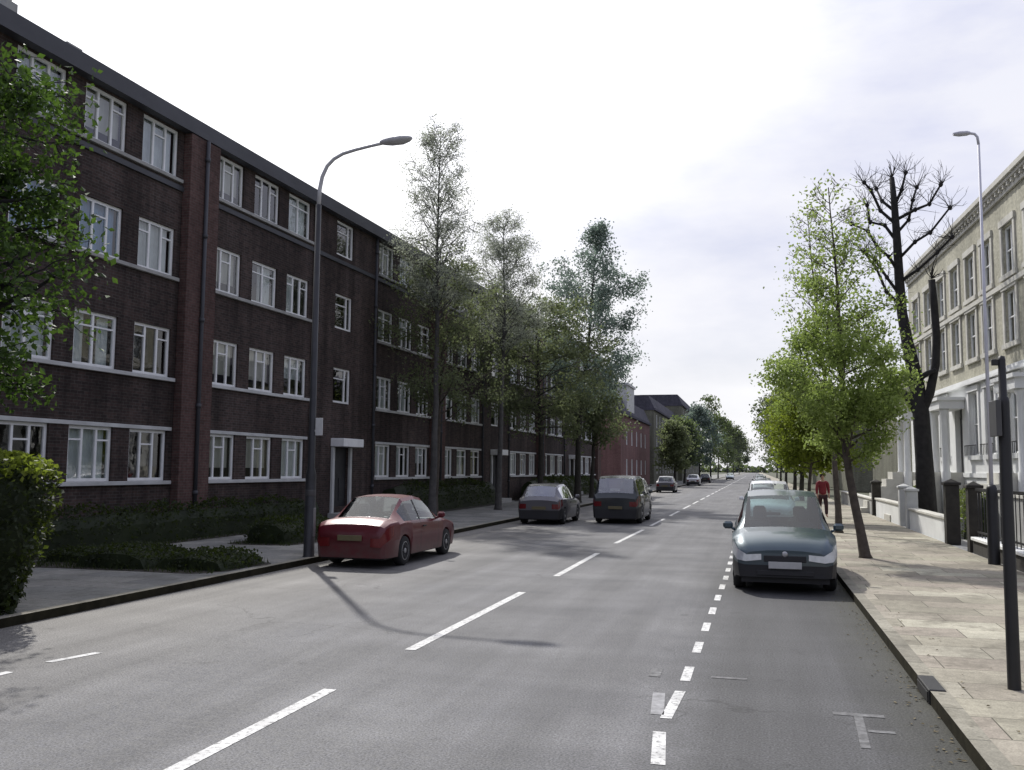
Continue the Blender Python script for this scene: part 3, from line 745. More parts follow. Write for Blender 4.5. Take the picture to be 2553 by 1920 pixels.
for k in range(31):
    rb_ = MB(); rb_.tube([(0, .15 + k * .3, .47), (0, .15 + k * .3, 1.555)], .011, 6); rb_.build('bar', M['black_iron'], t)
gw = empty('garden_wall', (6.6, 18.0, 0)); tag(gw, 'grey stepped garden wall behind the black railings near the right edge', 'wall')
b_ = MB(); b_.box(-.15, .15, 0, 6.0, .05, 1.15); b_.box(-.15, .15, 6.002, 11, .05, 1.35); b_.build('wall', M['stone_grey'], gw)
b_ = MB(); b_.bbox(-.2, .2, 0, 5.99, 1.152, 1.24, .01); b_.bbox(-.2, .2, 6.004, 11, 1.352, 1.44, .01); b_.build('coping', M['stone'], gw)

# ------------------------------------------------------------------ foliage
def leaf_quads(mb, p, n, sig, size, rr, flat=0.0, droop=0.0):
    for _ in range(n):
        q = Vector((p[0] + rr.gauss(0, sig[0]), p[1] + rr.gauss(0, sig[1]), p[2] + rr.gauss(0, sig[2])))
        a = rr.uniform(0, 2 * math.pi); e = rr.uniform(-1.1, 1.1)
        d = Vector((math.cos(a) * math.cos(e), math.sin(a) * math.cos(e), math.sin(e) - droop)).normalized()
        u = Vector((rr.gauss(0, 1), rr.gauss(0, 1), rr.gauss(0, 1)))
        w = d.cross(u)
        if w.length < 1e-4: continue
        w.normalize()
        s = size * rr.uniform(0.6, 1.35)
        nrm = d.cross(w) * (s * .12)
        mb.add([q - d * s * .5, q + w * s * .33 + nrm, q + d * s * .5, q - w * s * .33 + nrm], [(0, 1, 2, 3)])

def branch_pts(p, d, L, rr, n=5, wig=0.12, lift=0.12):
    pts = [Vector(p)]; d = Vector(d).normalized()
    for i in range(n):
        d = (d + Vector((rr.gauss(0, wig), rr.gauss(0, wig), rr.gauss(0, wig) + lift / n))).normalized()
        pts.append(pts[-1] + d * (L / n))
    return pts, d

def make_tree(label, base, path, r0, zfirst, env, nb, leafmat, bark, leaf_n, leaf_s, dens, seed, name='street_tree', cat='tree', group=None,
              up=0.7, droop=0.0, sub=5, sig=0.16, bias=(0, 0), sides=7, twig_r=.008):
    """path: trunk points (dx,dy,z); env(t): branch reach at height fraction t; dens(t): leaf density"""
    rr = random.Random(seed)
    root = empty(name, (base[0], base[1], base[2] if len(base) > 2 else PZ - .03)); tag(root, label, cat, group)
    path = [Vector(p) for p in path]; Ht = path[-1].z
    def at(z):
        for a, b in zip(path, path[1:]):
            if a.z <= z <= b.z: return a + (b - a) * ((z - a.z) / max(1e-6, b.z - a.z))
        return path[-1].copy()
    tb = MB(); lb = MB()
    n = 14
    tp = [at(Ht * i / n) + (Vector((rr.gauss(0, .02), rr.gauss(0, .02), 0)) * (r0 * 4) if 0 < i < n else Vector((0, 0, 0))) for i in range(n + 1)]
    rad = [max(.012, r0 * (1 - .93 * (i / n) ** .85)) * (1.45 if i == 0 else 1.0) for i in range(n + 1)]
    tp.insert(1, tp[0] + (tp[1] - tp[0]) * .15); rad.insert(1, r0 * 1.12)
    tb.tube(tp, rad, max(8, sides + 3))
    for i in range(nb):
        t = (i + rr.random() * .8) / nb
        z = zfirst + (Ht - zfirst) * t * .97
        p = at(z); L = env(t) * rr.uniform(.7, 1.15)
        if L < .05: continue
        az = i * 2.39996 + rr.uniform(-.5, .5)
        h = Vector((math.cos(az) + bias[0], math.sin(az) + bias[1], 0)); h = h.normalized() if h.length > .05 else Vector((1, 0, 0))
        d = h * math.cos(up) + Vector((0, 0, math.sin(up + rr.uniform(-.25, .25))))
        br = max(twig_r * 1.5, r0 * (1 - .9 * z / Ht) * .42)
        pts, dd = branch_pts(p, d, L, rr, 6, .13, .3 - droop)
        tb.tube(pts, [br * (1 - .85 * k / 6) for k in range(7)], max(4, sides - 2), cap=False)
        for j in range(sub):
            k = rr.randint(2, 6); q = pts[k]
            d2 = (dd + Vector((rr.gauss(0, .7), rr.gauss(0, .7), rr.gauss(.1, .5) - droop * .8))).normalized()
            l2 = L * rr.uniform(.22, .5)
            p2, d3 = branch_pts(q, d2, l2, rr, 4, .2, .1 - droop)
            tb.tube(p2, [twig_r * (1.1 - .17 * m_) for m_ in range(5)], 4, cap=False)
            for m_ in (2, 3, 4):
                cnt = leaf_n * dens(t) * rr.uniform(.5, 1.5)
                cnt = int(cnt) + (1 if rr.random() < cnt - int(cnt) else 0)
                if cnt: leaf_quads(lb, p2[m_], cnt, (sig, sig, sig * .8), leaf_s, rr, droop=droop * .6)
        cnt = int(leaf_n * dens(t) * 1.5)
        if cnt: leaf_quads(lb, pts[-1], cnt, (sig, sig, sig), leaf_s, rr, droop=droop * .6)
    tb.build('trunk', bark, root)
    if lb.v: lb.build('crown', leafmat, root)
    return root

def hedge(name, label, x0, x1, y0, y1, h, mat, n, size, seed, cat='hedge', rnd_top=.15, group=None, z0=PZ, core=M['leaf_dark']):
    rr = random.Random(seed)
    root = empty(name, ((x0 + x1) / 2, (y0 + y1) / 2, z0 - .01)); tag(root, label, cat, group)
    ax, ay = (x1 - x0) / 2, (y1 - y0) / 2
    cb = MB(); ins = .12 if h > .6 else .06
    prof = [(-.0, .0)]
    nx = 10
    vs = []; fs = []
    for i in range(nx + 1):
        for j in range(7):
            yy = -ay + ins + (2 * ay - 2 * ins) * i / nx
            a = math.pi * j / 6
            vs.append(((ax - ins) * math.cos(a), yy, (h - ins) * (abs(math.sin(a)) ** .6) * rr.uniform(.86, 1.0)))
    for i in range(nx):
        for j in range(6): fs.append((i * 7 + j, i * 7 + j + 1, (i + 1) * 7 + j + 1, (i + 1) * 7 + j))
    fs.append(tuple(range(7))); fs.append(tuple(nx * 7 + j for j in range(7)))
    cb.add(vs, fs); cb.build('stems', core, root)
    lb = MB()
    for _ in range(n):
        yy = rr.uniform(-ay, ay); a = math.pi * rr.random()
        k = rr.uniform(.88, 1.04) + rnd_top * .4 * math.sin(yy * 2.3 + seed)
        ex = max(0.0, 1 - (abs(yy) / ay) ** 8) ** .5
        leaf_quads(lb, (ax * math.cos(a) * k * max(.4, ex), yy, h * (abs(math.sin(a)) ** .6) * k * max(.4, ex)), 1, (.03, .03, .03), size, rr)
    lb.build('leaves', mat, root)
    return root

# street tree overhanging at the left edge, with ivy and shoots on its trunk
TL = make_tree('leafy street tree overhanging from the left photo edge above the tall dark shrub', (-10.6, 9.9), [(0, 0, 0), (.05, 0, 1.5), (.15, .05, 3), (.25, .1, 5.5), (.2, .1, 7.9)], .30, 3.1,
          lambda t: 1.22 + .28 * math.sin(8 * t), 60, M['leaf_plane'], M['bark_black'], 10, .105, lambda t: .85 + .35 * math.cos(11 * t), 3, up=.15, droop=.3, sub=9, sig=.14, twig_r=.009)
SHB = empty('shrub', (-9.50, 9.85, PZ - .03)); tag(SHB, 'tall dark shrub with a bright green top at the left photo edge by the kerb', 'shrub')
def shr(z): return .34 + .40 * math.sin(min(1.0, max(0, z - .1) / 1.75) * 1.75) if z < 1.8 else .74 * math.sqrt(max(0.02, 1 - ((z - 1.8) / .34) ** 2))
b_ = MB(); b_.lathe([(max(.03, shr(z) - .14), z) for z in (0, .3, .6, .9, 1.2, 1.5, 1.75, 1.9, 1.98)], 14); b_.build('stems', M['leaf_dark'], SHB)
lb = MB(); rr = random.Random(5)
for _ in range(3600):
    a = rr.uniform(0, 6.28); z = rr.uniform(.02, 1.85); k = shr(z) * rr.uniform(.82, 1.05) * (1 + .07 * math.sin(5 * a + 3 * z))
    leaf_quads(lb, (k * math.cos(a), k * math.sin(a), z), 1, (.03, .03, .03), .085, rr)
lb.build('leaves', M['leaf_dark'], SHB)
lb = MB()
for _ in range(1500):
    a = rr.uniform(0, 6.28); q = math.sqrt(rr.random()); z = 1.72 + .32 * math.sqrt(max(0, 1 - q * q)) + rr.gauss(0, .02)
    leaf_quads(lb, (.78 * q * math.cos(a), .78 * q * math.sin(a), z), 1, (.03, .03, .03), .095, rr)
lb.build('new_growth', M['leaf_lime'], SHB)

# birches and street trees on the left, further along
make_tree('tall wispy pale birch rising above the flats roofline, behind the arm of the lamp', (-12.2, 34.2), [(0, 0, 0), (.1, 0, 5), (.0, .1, 10), (.1, 0, 15.4)], .16, 7.6,
          lambda t: 1.75 * (1 - t) ** .3 + .35, 76, M['leaf_birch'], M['bark_mid'], 13, .062, lambda t: (1.1 - .72 * t) * (1 + .45 * math.sin(23 * t)), 11, name='birch_tree', up=.9, droop=.4, sub=10, sig=.12, twig_r=.010)
make_tree('low bushy olive green tree in front of the flats, beneath the tall birch', (-12.6, 35.6), [(0, 0, 0), (.1, 0, 3), (.2, .1, 6), (.3, 0, 10.2)], .15, 3.6,
          lambda t: 2.9 * math.sin(math.pi * (.2 + .75 * t)) ** .7, 40, M['leaf_olive'], M['bark_brown'], 11, .115, lambda t: .95 + .5 * math.sin(17 * t), 12, up=.45, droop=.15, sub=8, sig=.16)
make_tree('second pale birch, shorter and bushier, against the sky over the flats roof', (-11.5, 41.2), [(0, 0, 0), (.1, 0, 4), (.2, .1, 9), (.1, 0, 13.6)], .15, 7.0,
          lambda t: 2.1 * (1 - t) ** .35 + .25, 70, M['leaf_birch'], M['bark_mid'], 13, .070, lambda t: (1.05 - .5 * t) * (1 + .4 * math.sin(19 * t)), 13, name='birch_tree', up=.8, droop=.35, sub=10, sig=.14, twig_r=.011)
make_tree('broad dense olive green tree covering the middle of the flats facade', (-10.6, 46.0), [(0, 0, 0), (.0, 0, 3.5), (-.2, .1, 6.5), (-.2, 0, 10.0)], .18, 4.0,
          lambda t: 3.7 * math.sin(math.pi * (.18 + .76 * t)) ** .7, 48, M['leaf_olive'], M['bark_dark'], 15, .14, lambda t: .95 + .5 * math.sin(19 * t), 14, up=.3, droop=.2, sub=9, sig=.20)
make_tree('tall blue green tree standing clear against the sky at the end of the flats', (-9.85, 52.0), [(0, 0, 0), (.05, 0, 4), (.6, .1, 9), (.9, 0, 13), (1.2, 0, 16.2)], .2, 5.0,
          lambda t: (3.1 * math.sin(math.pi * (.25 + .7 * t)) ** .9) * (1 if t < .72 else .6), 56, M['leaf_teal'], M['bark_dark'], 19, .14, lambda t: (1.0 - .35 * t + .5 * math.sin(15 * t)) * (1 if t < .82 else .4), 15, up=.4, droop=.1, sub=9, sig=.22, bias=(.25, 0))
make_tree('dark street tree beyond the blue green tree, in front of the red brick house', (-10.6, 61.0), [(0, 0, 0), (.1, 0, 3.5), (.2, .1, 5), (.2, 0, 7.2)], .17, 3.4,
          lambda t: 2.1 * math.sin(math.pi * (.2 + .74 * t)) ** .8, 34, M['leaf_olive'], M['bark_dark'], 9, .22, lambda t: 1.0, 16, up=.4, sub=6, sig=.36)
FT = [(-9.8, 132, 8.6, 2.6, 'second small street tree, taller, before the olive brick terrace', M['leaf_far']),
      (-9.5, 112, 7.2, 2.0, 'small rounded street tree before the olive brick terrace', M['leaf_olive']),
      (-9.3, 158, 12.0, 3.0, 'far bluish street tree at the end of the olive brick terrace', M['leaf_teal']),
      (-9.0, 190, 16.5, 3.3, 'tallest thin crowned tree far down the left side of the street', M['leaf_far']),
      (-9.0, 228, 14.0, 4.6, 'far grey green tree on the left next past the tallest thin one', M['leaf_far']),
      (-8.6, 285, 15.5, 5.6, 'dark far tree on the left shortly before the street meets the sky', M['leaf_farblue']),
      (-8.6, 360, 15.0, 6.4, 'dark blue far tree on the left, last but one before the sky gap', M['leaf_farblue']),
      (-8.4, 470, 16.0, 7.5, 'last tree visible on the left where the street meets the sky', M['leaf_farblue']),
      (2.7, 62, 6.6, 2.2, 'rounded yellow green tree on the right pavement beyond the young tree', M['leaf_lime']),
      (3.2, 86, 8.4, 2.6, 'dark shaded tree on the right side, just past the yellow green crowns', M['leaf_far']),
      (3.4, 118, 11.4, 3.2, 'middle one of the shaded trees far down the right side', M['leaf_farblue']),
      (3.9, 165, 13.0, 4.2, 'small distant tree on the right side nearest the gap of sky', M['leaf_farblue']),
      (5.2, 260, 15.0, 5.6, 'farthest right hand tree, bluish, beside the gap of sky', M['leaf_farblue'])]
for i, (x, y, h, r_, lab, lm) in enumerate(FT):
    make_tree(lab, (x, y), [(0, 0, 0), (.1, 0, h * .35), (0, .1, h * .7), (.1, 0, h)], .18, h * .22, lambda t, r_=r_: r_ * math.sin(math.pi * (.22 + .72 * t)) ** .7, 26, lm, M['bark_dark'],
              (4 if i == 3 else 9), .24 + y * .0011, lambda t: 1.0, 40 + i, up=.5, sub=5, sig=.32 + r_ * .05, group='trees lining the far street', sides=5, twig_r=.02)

# far wood closing the street
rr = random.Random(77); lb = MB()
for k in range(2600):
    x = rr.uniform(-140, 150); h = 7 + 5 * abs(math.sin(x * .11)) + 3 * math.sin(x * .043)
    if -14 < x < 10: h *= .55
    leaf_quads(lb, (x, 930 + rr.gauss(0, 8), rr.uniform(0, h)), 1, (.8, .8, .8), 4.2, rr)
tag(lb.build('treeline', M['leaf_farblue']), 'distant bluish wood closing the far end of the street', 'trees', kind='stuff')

# young leaning street tree on the right
def e1(t): return (1.5 if t < .3 else 1.3 - .7 * (t - .3) / .7) * min(1, .65 + t * 3)
def d1(t): return 2.9 if t < .30 else (1.0 + .5 * math.sin(21 * t) if t < .6 else max(.10, .9 * (1 - t) * 1.2))
make_tree('young leaning street tree, sparse at the top, on the right pavement', (2.28, 21.9), [(0, 0, 0), (-.14, 0, .9), (-.36, 0, 2.2), (-.40, .05, 4.0), (-.45, .1, 6.0), (-.6, 0, 8.4)], .115, 2.05,
          e1, 66, M['leaf_spring'], M['bark_brown'], 12, .08, d1, 21, up=.5, droop=.05, sub=8, sig=.13, twig_r=.007)
make_tree('low bushy lime green tree behind the blue car, next to the pedestrian in red', (1.8, 36.5), [(0, 0, 0), (.1, 0, 1.5), (.25, 0, 3), (.3, 0, 5.0)], .09, 1.9,
          lambda t: 1.3 * math.sin(math.pi * (.28 + .66 * t)) ** .6, 44, M['leaf_lime'], M['bark_brown'], 26, .12, lambda t: 1.2 - .7 * t, 22, up=.35, sub=6, sig=.20)
make_tree('slim pale green tree with thin top behind the young leaning tree', (2.42, 30.5), [(0, 0, 0), (-.1, 0, 3), (-.45, 0, 6), (-.75, 0, 10.2)], .11, 3.0,
          lambda t: 1.5 * (1 - t) ** .5 + .25, 40, M['leaf_spring'], M['bark_brown'], 5, .10, lambda t: .8 * (1 - t) + .10, 23, up=.75, sub=6, sig=.22, twig_r=.009)

# bare pollarded tree: limbs follow the ones seen in the photograph
PB = empty('pollard_tree', (5.72, 35.2, PZ - .03)); tag(PB, 'bare black pollarded tree with knuckled limbs in front of the right terrace', 'tree')
tb = MB(); rr = random.Random(9)
sc_ = .0164
def pp(px, py, dy=0.0):      # branch layout measured as offsets from the trunk foot, in metres
    return Vector(((px - 1990) * sc_, dy, (1144 - py) * sc_))
main = [pp(1990, 1144), pp(1988, 1010), pp(1984, 900), pp(1976, 830), pp(1963, 745, .2), pp(1955, 680, .3), pp(1951, 600, .3), pp(1949, 520, .3), pp(1945, 440, .2), pp(1941, 375, .2)]
tb.tube(main, [.38, .31, .29, .27, .21, .185, .17, .15, .125, .09], 10)
tb.tube([pp(1986, 900), pp(2001, 860, -.2), pp(2013, 800, -.3), pp(2017, 740, -.3), pp(2014, 670, -.3), pp(2011, 615, -.3)], [.17, .155, .14, .135, .13, .12], 9)
tb.tube([pp(1986, 905), pp(1962, 868, .1), pp(1940, 848, .3), pp(1917, 805, .5), pp(1897, 770, .6), pp(1880, 735, .7)], [.24, .19, .14, .10, .08, .06], 8)
tb.tube([pp(1976, 832), pp(1995, 818, -.4), pp(2010, 812, -.6)], [.12, .09, .07], 7)
limbs = [[(1952, 640), (1925, 600), (1900, 560), (1882, 545)], [(1954, 665), (1920, 635), (1898, 590), (1868, 555)], [(1951, 590), (1930, 555), (1905, 535), (1885, 500), (1850, 485)], [(1949, 520), (1925, 480), (1895, 470), (1890, 430)],
         [(1948, 480), (1915, 450), (1895, 405), (1880, 390)], [(1950, 560), (1980, 530), (2005, 520), (2038, 478)], [(1949, 500), (1975, 470), (1985, 425), (1995, 395)], [(1948, 470), (1985, 455), (2010, 450), (2030, 415)],
         [(1945, 440), (1960, 405), (1968, 370)], [(1946, 450), (1925, 415), (1918, 375)], [(1952, 610), (1985, 590), (2020, 560), (2045, 535)]]
for L in limbs:
    dy0 = .3; dy1 = rr.uniform(-1.6, 1.8); n = len(L)
    pts = [pp(px, py, dy0 + (dy1 - dy0) * k / (n - 1)) for k, (px, py) in enumerate(L)]
    tb.tube(pts, [.062 * (1 - .45 * k / (n - 1)) for k in range(n)], 6)
    for p in pts[1:]:
        tb.lathe([(.025, -.09), (.070, -.04), (.082, .02), (.035, .08)], 6, c=tuple(p))
        for _ in range(16 if p is pts[-1] else 9):
            d = Vector((rr.gauss(0, .8), rr.gauss(0, .8), abs(rr.gauss(.7, .5)))).normalized()
            q, _d = branch_pts(p, d, rr.uniform(.35, .95), rr, 3, .22, .2)
            tb.tube(q, [.012, .009, .007, .004], 4, cap=False)
            if rr.random() < .8:
                q2, _d = branch_pts(q[2], (_d + Vector((rr.gauss(0, .6), rr.gauss(0, .6), .2))).normalized(), rr.uniform(.2, .55), rr, 2, .2, .1)
                tb.tube(q2, [.007, .006, .004], 4, cap=False)
for p in (main[-1], main[-2], pp(2011, 612, -.3), pp(1880, 733, .7)):
    for _ in range(14):
        d = Vector((rr.gauss(0, .7), rr.gauss(0, .7), abs(rr.gauss(.8, .5)))).normalized()
        q, _d = branch_pts(p, d, rr.uniform(.3, .9), rr, 3, .2, .2); tb.tube(q, [.02, .016, .011, .007], 4, cap=False)
tb.build('trunk', M['bark_black'], PB)

# hedges and shrubs
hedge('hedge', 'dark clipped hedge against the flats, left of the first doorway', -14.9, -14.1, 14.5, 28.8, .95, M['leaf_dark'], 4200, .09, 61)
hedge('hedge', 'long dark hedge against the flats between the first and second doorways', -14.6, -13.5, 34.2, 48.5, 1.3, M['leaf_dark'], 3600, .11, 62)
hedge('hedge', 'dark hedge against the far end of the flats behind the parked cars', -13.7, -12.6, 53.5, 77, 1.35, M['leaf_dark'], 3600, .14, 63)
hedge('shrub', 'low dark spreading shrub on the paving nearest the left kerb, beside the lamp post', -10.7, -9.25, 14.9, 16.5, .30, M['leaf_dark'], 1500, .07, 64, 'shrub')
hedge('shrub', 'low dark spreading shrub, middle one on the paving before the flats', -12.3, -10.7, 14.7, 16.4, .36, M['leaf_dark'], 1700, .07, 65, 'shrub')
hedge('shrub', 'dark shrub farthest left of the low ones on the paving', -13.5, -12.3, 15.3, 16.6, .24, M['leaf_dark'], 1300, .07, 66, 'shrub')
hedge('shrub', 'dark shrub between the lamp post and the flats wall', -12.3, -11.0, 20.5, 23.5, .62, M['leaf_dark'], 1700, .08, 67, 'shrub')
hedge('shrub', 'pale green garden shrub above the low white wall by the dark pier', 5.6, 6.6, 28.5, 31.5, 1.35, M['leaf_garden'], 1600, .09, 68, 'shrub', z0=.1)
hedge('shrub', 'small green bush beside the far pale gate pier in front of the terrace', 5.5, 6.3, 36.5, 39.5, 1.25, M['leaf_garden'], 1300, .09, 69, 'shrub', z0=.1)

M['soil'] = mat_plain('soil', (0.030, 0.026, 0.018), 0.98, vary=0.5, scale=6, bmp=0.6)
def bed(x0, x1, y0, y1, seed):
    rr = random.Random(seed); n = 26; vs = []
    for k in range(n):
        a = 2 * math.pi * k / n; q = 1 + rr.uniform(-.05, .05)
        c, s_ = math.cos(a), math.sin(a)
        vs.append(((x0 + x1) / 2 + (x1 - x0) / 2 * q * math.copysign(abs(c) ** .45, c), (y0 + y1) / 2 + (y1 - y0) / 2 * q * math.copysign(abs(s_) ** .45, s_), PZ + .004))
    return tag(MB().add(vs, [tuple(range(n))]).build('planting_bed', M['soil']), kind='structure')
bed(-13.7, -9.15, 14.4, 16.9, 1); bed(-12.6, -10.7, 20.1, 23.9, 2); bed(-15.3, -13.7, 13.5, 29.1, 3); bed(-14.9, -13.0, 33.8, 48.8, 4); bed(-14.4, -12.0, 53, 77.5, 5)
gb = MB(); rr = random.Random(31)
for _ in range(5200):
    q = rr.random()
    if q < .35: p_ = (rr.uniform(-13.6, -9.3), rr.uniform(14.5, 16.8))
    elif q < .5: p_ = (rr.uniform(-12.5, -10.8), rr.uniform(20.2, 23.8))
    else: p_ = (rr.uniform(-15.0, -13.75), rr.uniform(13.6, 29.0))
    h_ = rr.uniform(.05, .15); a = rr.uniform(0, 6.28); l_ = rr.uniform(-.05, .05)
    gb.add([(p_[0] - .012 * math.cos(a), p_[1] - .012 * math.sin(a), PZ), (p_[0] + .012 * math.cos(a), p_[1] + .012 * math.sin(a), PZ), (p_[0] + l_, p_[1] + l_, PZ + h_)], [(0, 1, 2)])
tag(gb.build('grass', M['leaf_dark']), 'dark rough grass in the planting beds before the flats', 'grass', kind='stuff')
lt = MB(); rr = random.Random(12)
for _ in range(520):
    if rr.random() < .85: x = KR - abs(rr.gauss(0, .16)) - .01; z = .008
    else: x = KR + .1 + abs(rr.gauss(0, .5)); z = PZ + .010
    y = 5 + 30 * rr.random() ** 1.5; a = rr.uniform(0, 6.28); q = rr.uniform(.010, .026)
    c, s_ = math.cos(a) * q, math.sin(a) * q
    lt.add([(x - c, y - s_, z), (x + s_ * .5, y - c * .5, z + rr.uniform(0, .01)), (x + c, y + s_, z), (x - s_ * .5, y + c * .5, z + rr.uniform(0, .01))], [(0, 1, 2, 3)])
M['litter'] = mat_plain('dry_leaf', (0.13, 0.105, 0.055), 0.9, vary=0.5, scale=8)
tag(lt.build('leaf_litter', M['litter']), 'dry fallen leaves along the right gutter and pavement', 'leaves', kind='stuff')

# ------------------------------------------------------------------ street furniture
LP = empty('street_lamp', (-9.15, 18.0, PZ - .03)); tag(LP, 'tall grey street lamp with curved arm over the road, in front of the brick flats', 'street lamp')
b_ = MB(); b_.lathe([(.14, 0), (.14, .03), (.115, .05), (.11, 1.75), (.095, 1.82), (.075, 1.9), (.06, 7.6)], 14); b_.build('post', M['pole_dark'], LP)  # grey steel post coloured dark for its shade against the flats
b_ = MB(); b_.bbox(.085, .118, -.05, .05, .45, 1.05, .006); b_.build('access_door', M['steel'], LP)
b_ = MB(); b_.lathe([(.112, 1.30), (.113, 1.31), (.113, 1.42), (.112, 1.43)], 14); b_.build('number_band', M['sign_back'], LP)
arc = [(0, 0, 7.55), (.02, 0, 7.95), (.07, 0, 8.22), (.18, 0, 8.45), (.34, 0, 8.60), (.55, 0, 8.70), (.85, .01, 8.77), (1.2, .02, 8.83), (1.45, .02, 8.86)]
b_ = MB(); b_.tube(arc, [.048, .046, .044, .042, .040, .038, .036, .034, .034], 10); b_.build('arm', M['pale_steel'], LP)
b_ = MB()
hp = []
for (t, w, h1, h2) in [(0, .05, .03, .04), (.08, .09, .06, .07), (.25, .14, .07, .10), (.5, .15, .06, .11), (.66, .10, .04, .07), (.72, .04, .02, .03)]:
    hp.append([(1.42 + t, w * math.cos(a), 8.88 + t * .06 + (h1 if math.sin(a) > 0 else h2) * math.sin(a)) for a in [2 * math.pi * k / 12 for k in range(12)]])
vs = [p for r_ in hp for p in r_]; fs = [(i * 12 + k, i * 12 + (k + 1) % 12, (i + 1) * 12 + (k + 1) % 12, (i + 1) * 12 + k) for i in range(5) for k in range(12)]
fs += [tuple(range(12)), tuple(60 + k for k in range(12))]
b_.add(vs, fs, True); b_.build('lamp_head', M['pale_steel'], LP)
b_ = MB(); b_.bbox(.075, .24, -.012, .012, 2.58, 2.95, .004); b_.box(-.07, .075, -.02, .02, 2.66, 2.70); b_.build('sign_plate', M['sign'], LP)

RL = empty('street_lamp', (4.72, 21.3, PZ - .03)); tag(RL, 'pale slender street lamp on the right with dark base, faint against the sky', 'street lamp')
b_ = MB(); b_.lathe([(.13, 0), (.12, .04), (.115, 1.5), (.1, 1.6), (.075, 1.66)], 12); b_.build('base', M['black_iron'], RL)
b_ = MB(); b_.lathe([(.042, 1.662), (.026, 9.0)], 10); b_.tube([(0, 0, 8.95), (-.02, 0, 9.12), (-.07, 0, 9.19), (-.14, 0, 9.21), (-.2, 0, 9.21)], .028, 8); b_.build('post', M['pale_pole'], RL)
b_ = MB(); vs = []
for (t, w, h_) in [(0, .04, .03), (.06, .08, .05), (.22, .09, .055), (.34, .05, .03)]:
    vs += [(-.16 - t, w * math.cos(2 * math.pi * k / 10), 9.22 + h_ * math.sin(2 * math.pi * k / 10)) for k in range(10)]
fs = [(i * 10 + k, (i + 1) * 10 + k, (i + 1) * 10 + (k + 1) % 10, i * 10 + (k + 1) % 10) for i in range(3) for k in range(10)] + [tuple(range(10)), tuple(30 + k for k in range(10))]
b_.add(vs, fs, True); b_.build('lamp_head', M['pale_pole'], RL)

SP = empty('sign_post', (2.15, 9.15, PZ - .03)); tag(SP, 'tall black sign post standing on the right pavement near the photo edge', 'sign post')
b_ = MB(); b_.lathe([(.058, 0), (.056, .03), (.050, 2.55), (.046, 2.58), (.034, 2.60), (.032, 2.93), (.026, 2.96), (.0, 2.97)], 14); b_.build('post', M['black_iron'], SP)
b_ = MB(); b_.bbox(-.085, -.028, -.02, .02, 2.88, 2.935, .004); b_.build('bracket', M['black_iron'], SP)
b_ = MB(); b_.bbox(-.092, -.048, -.13, .13, 2.24, 2.56, .003); b_.build('sign_plate', M['sign_back'], SP)
dr = empty('kerb_drain', (KR, 9.15, 0)); tag(dr, 'black drain opening in the right kerb beside the tan paving', 'drain')
b_ = MB(); b_.bbox(-.012, .13, -.30, .30, .0, PZ + .016, .008); b_.build('casing', M['black_iron'], dr)
b_ = MB(); b_.bbox(-.020, -.0125, -.26, .26, .012, PZ - .012, .002); b_.build('opening', M['black_iron'], dr)

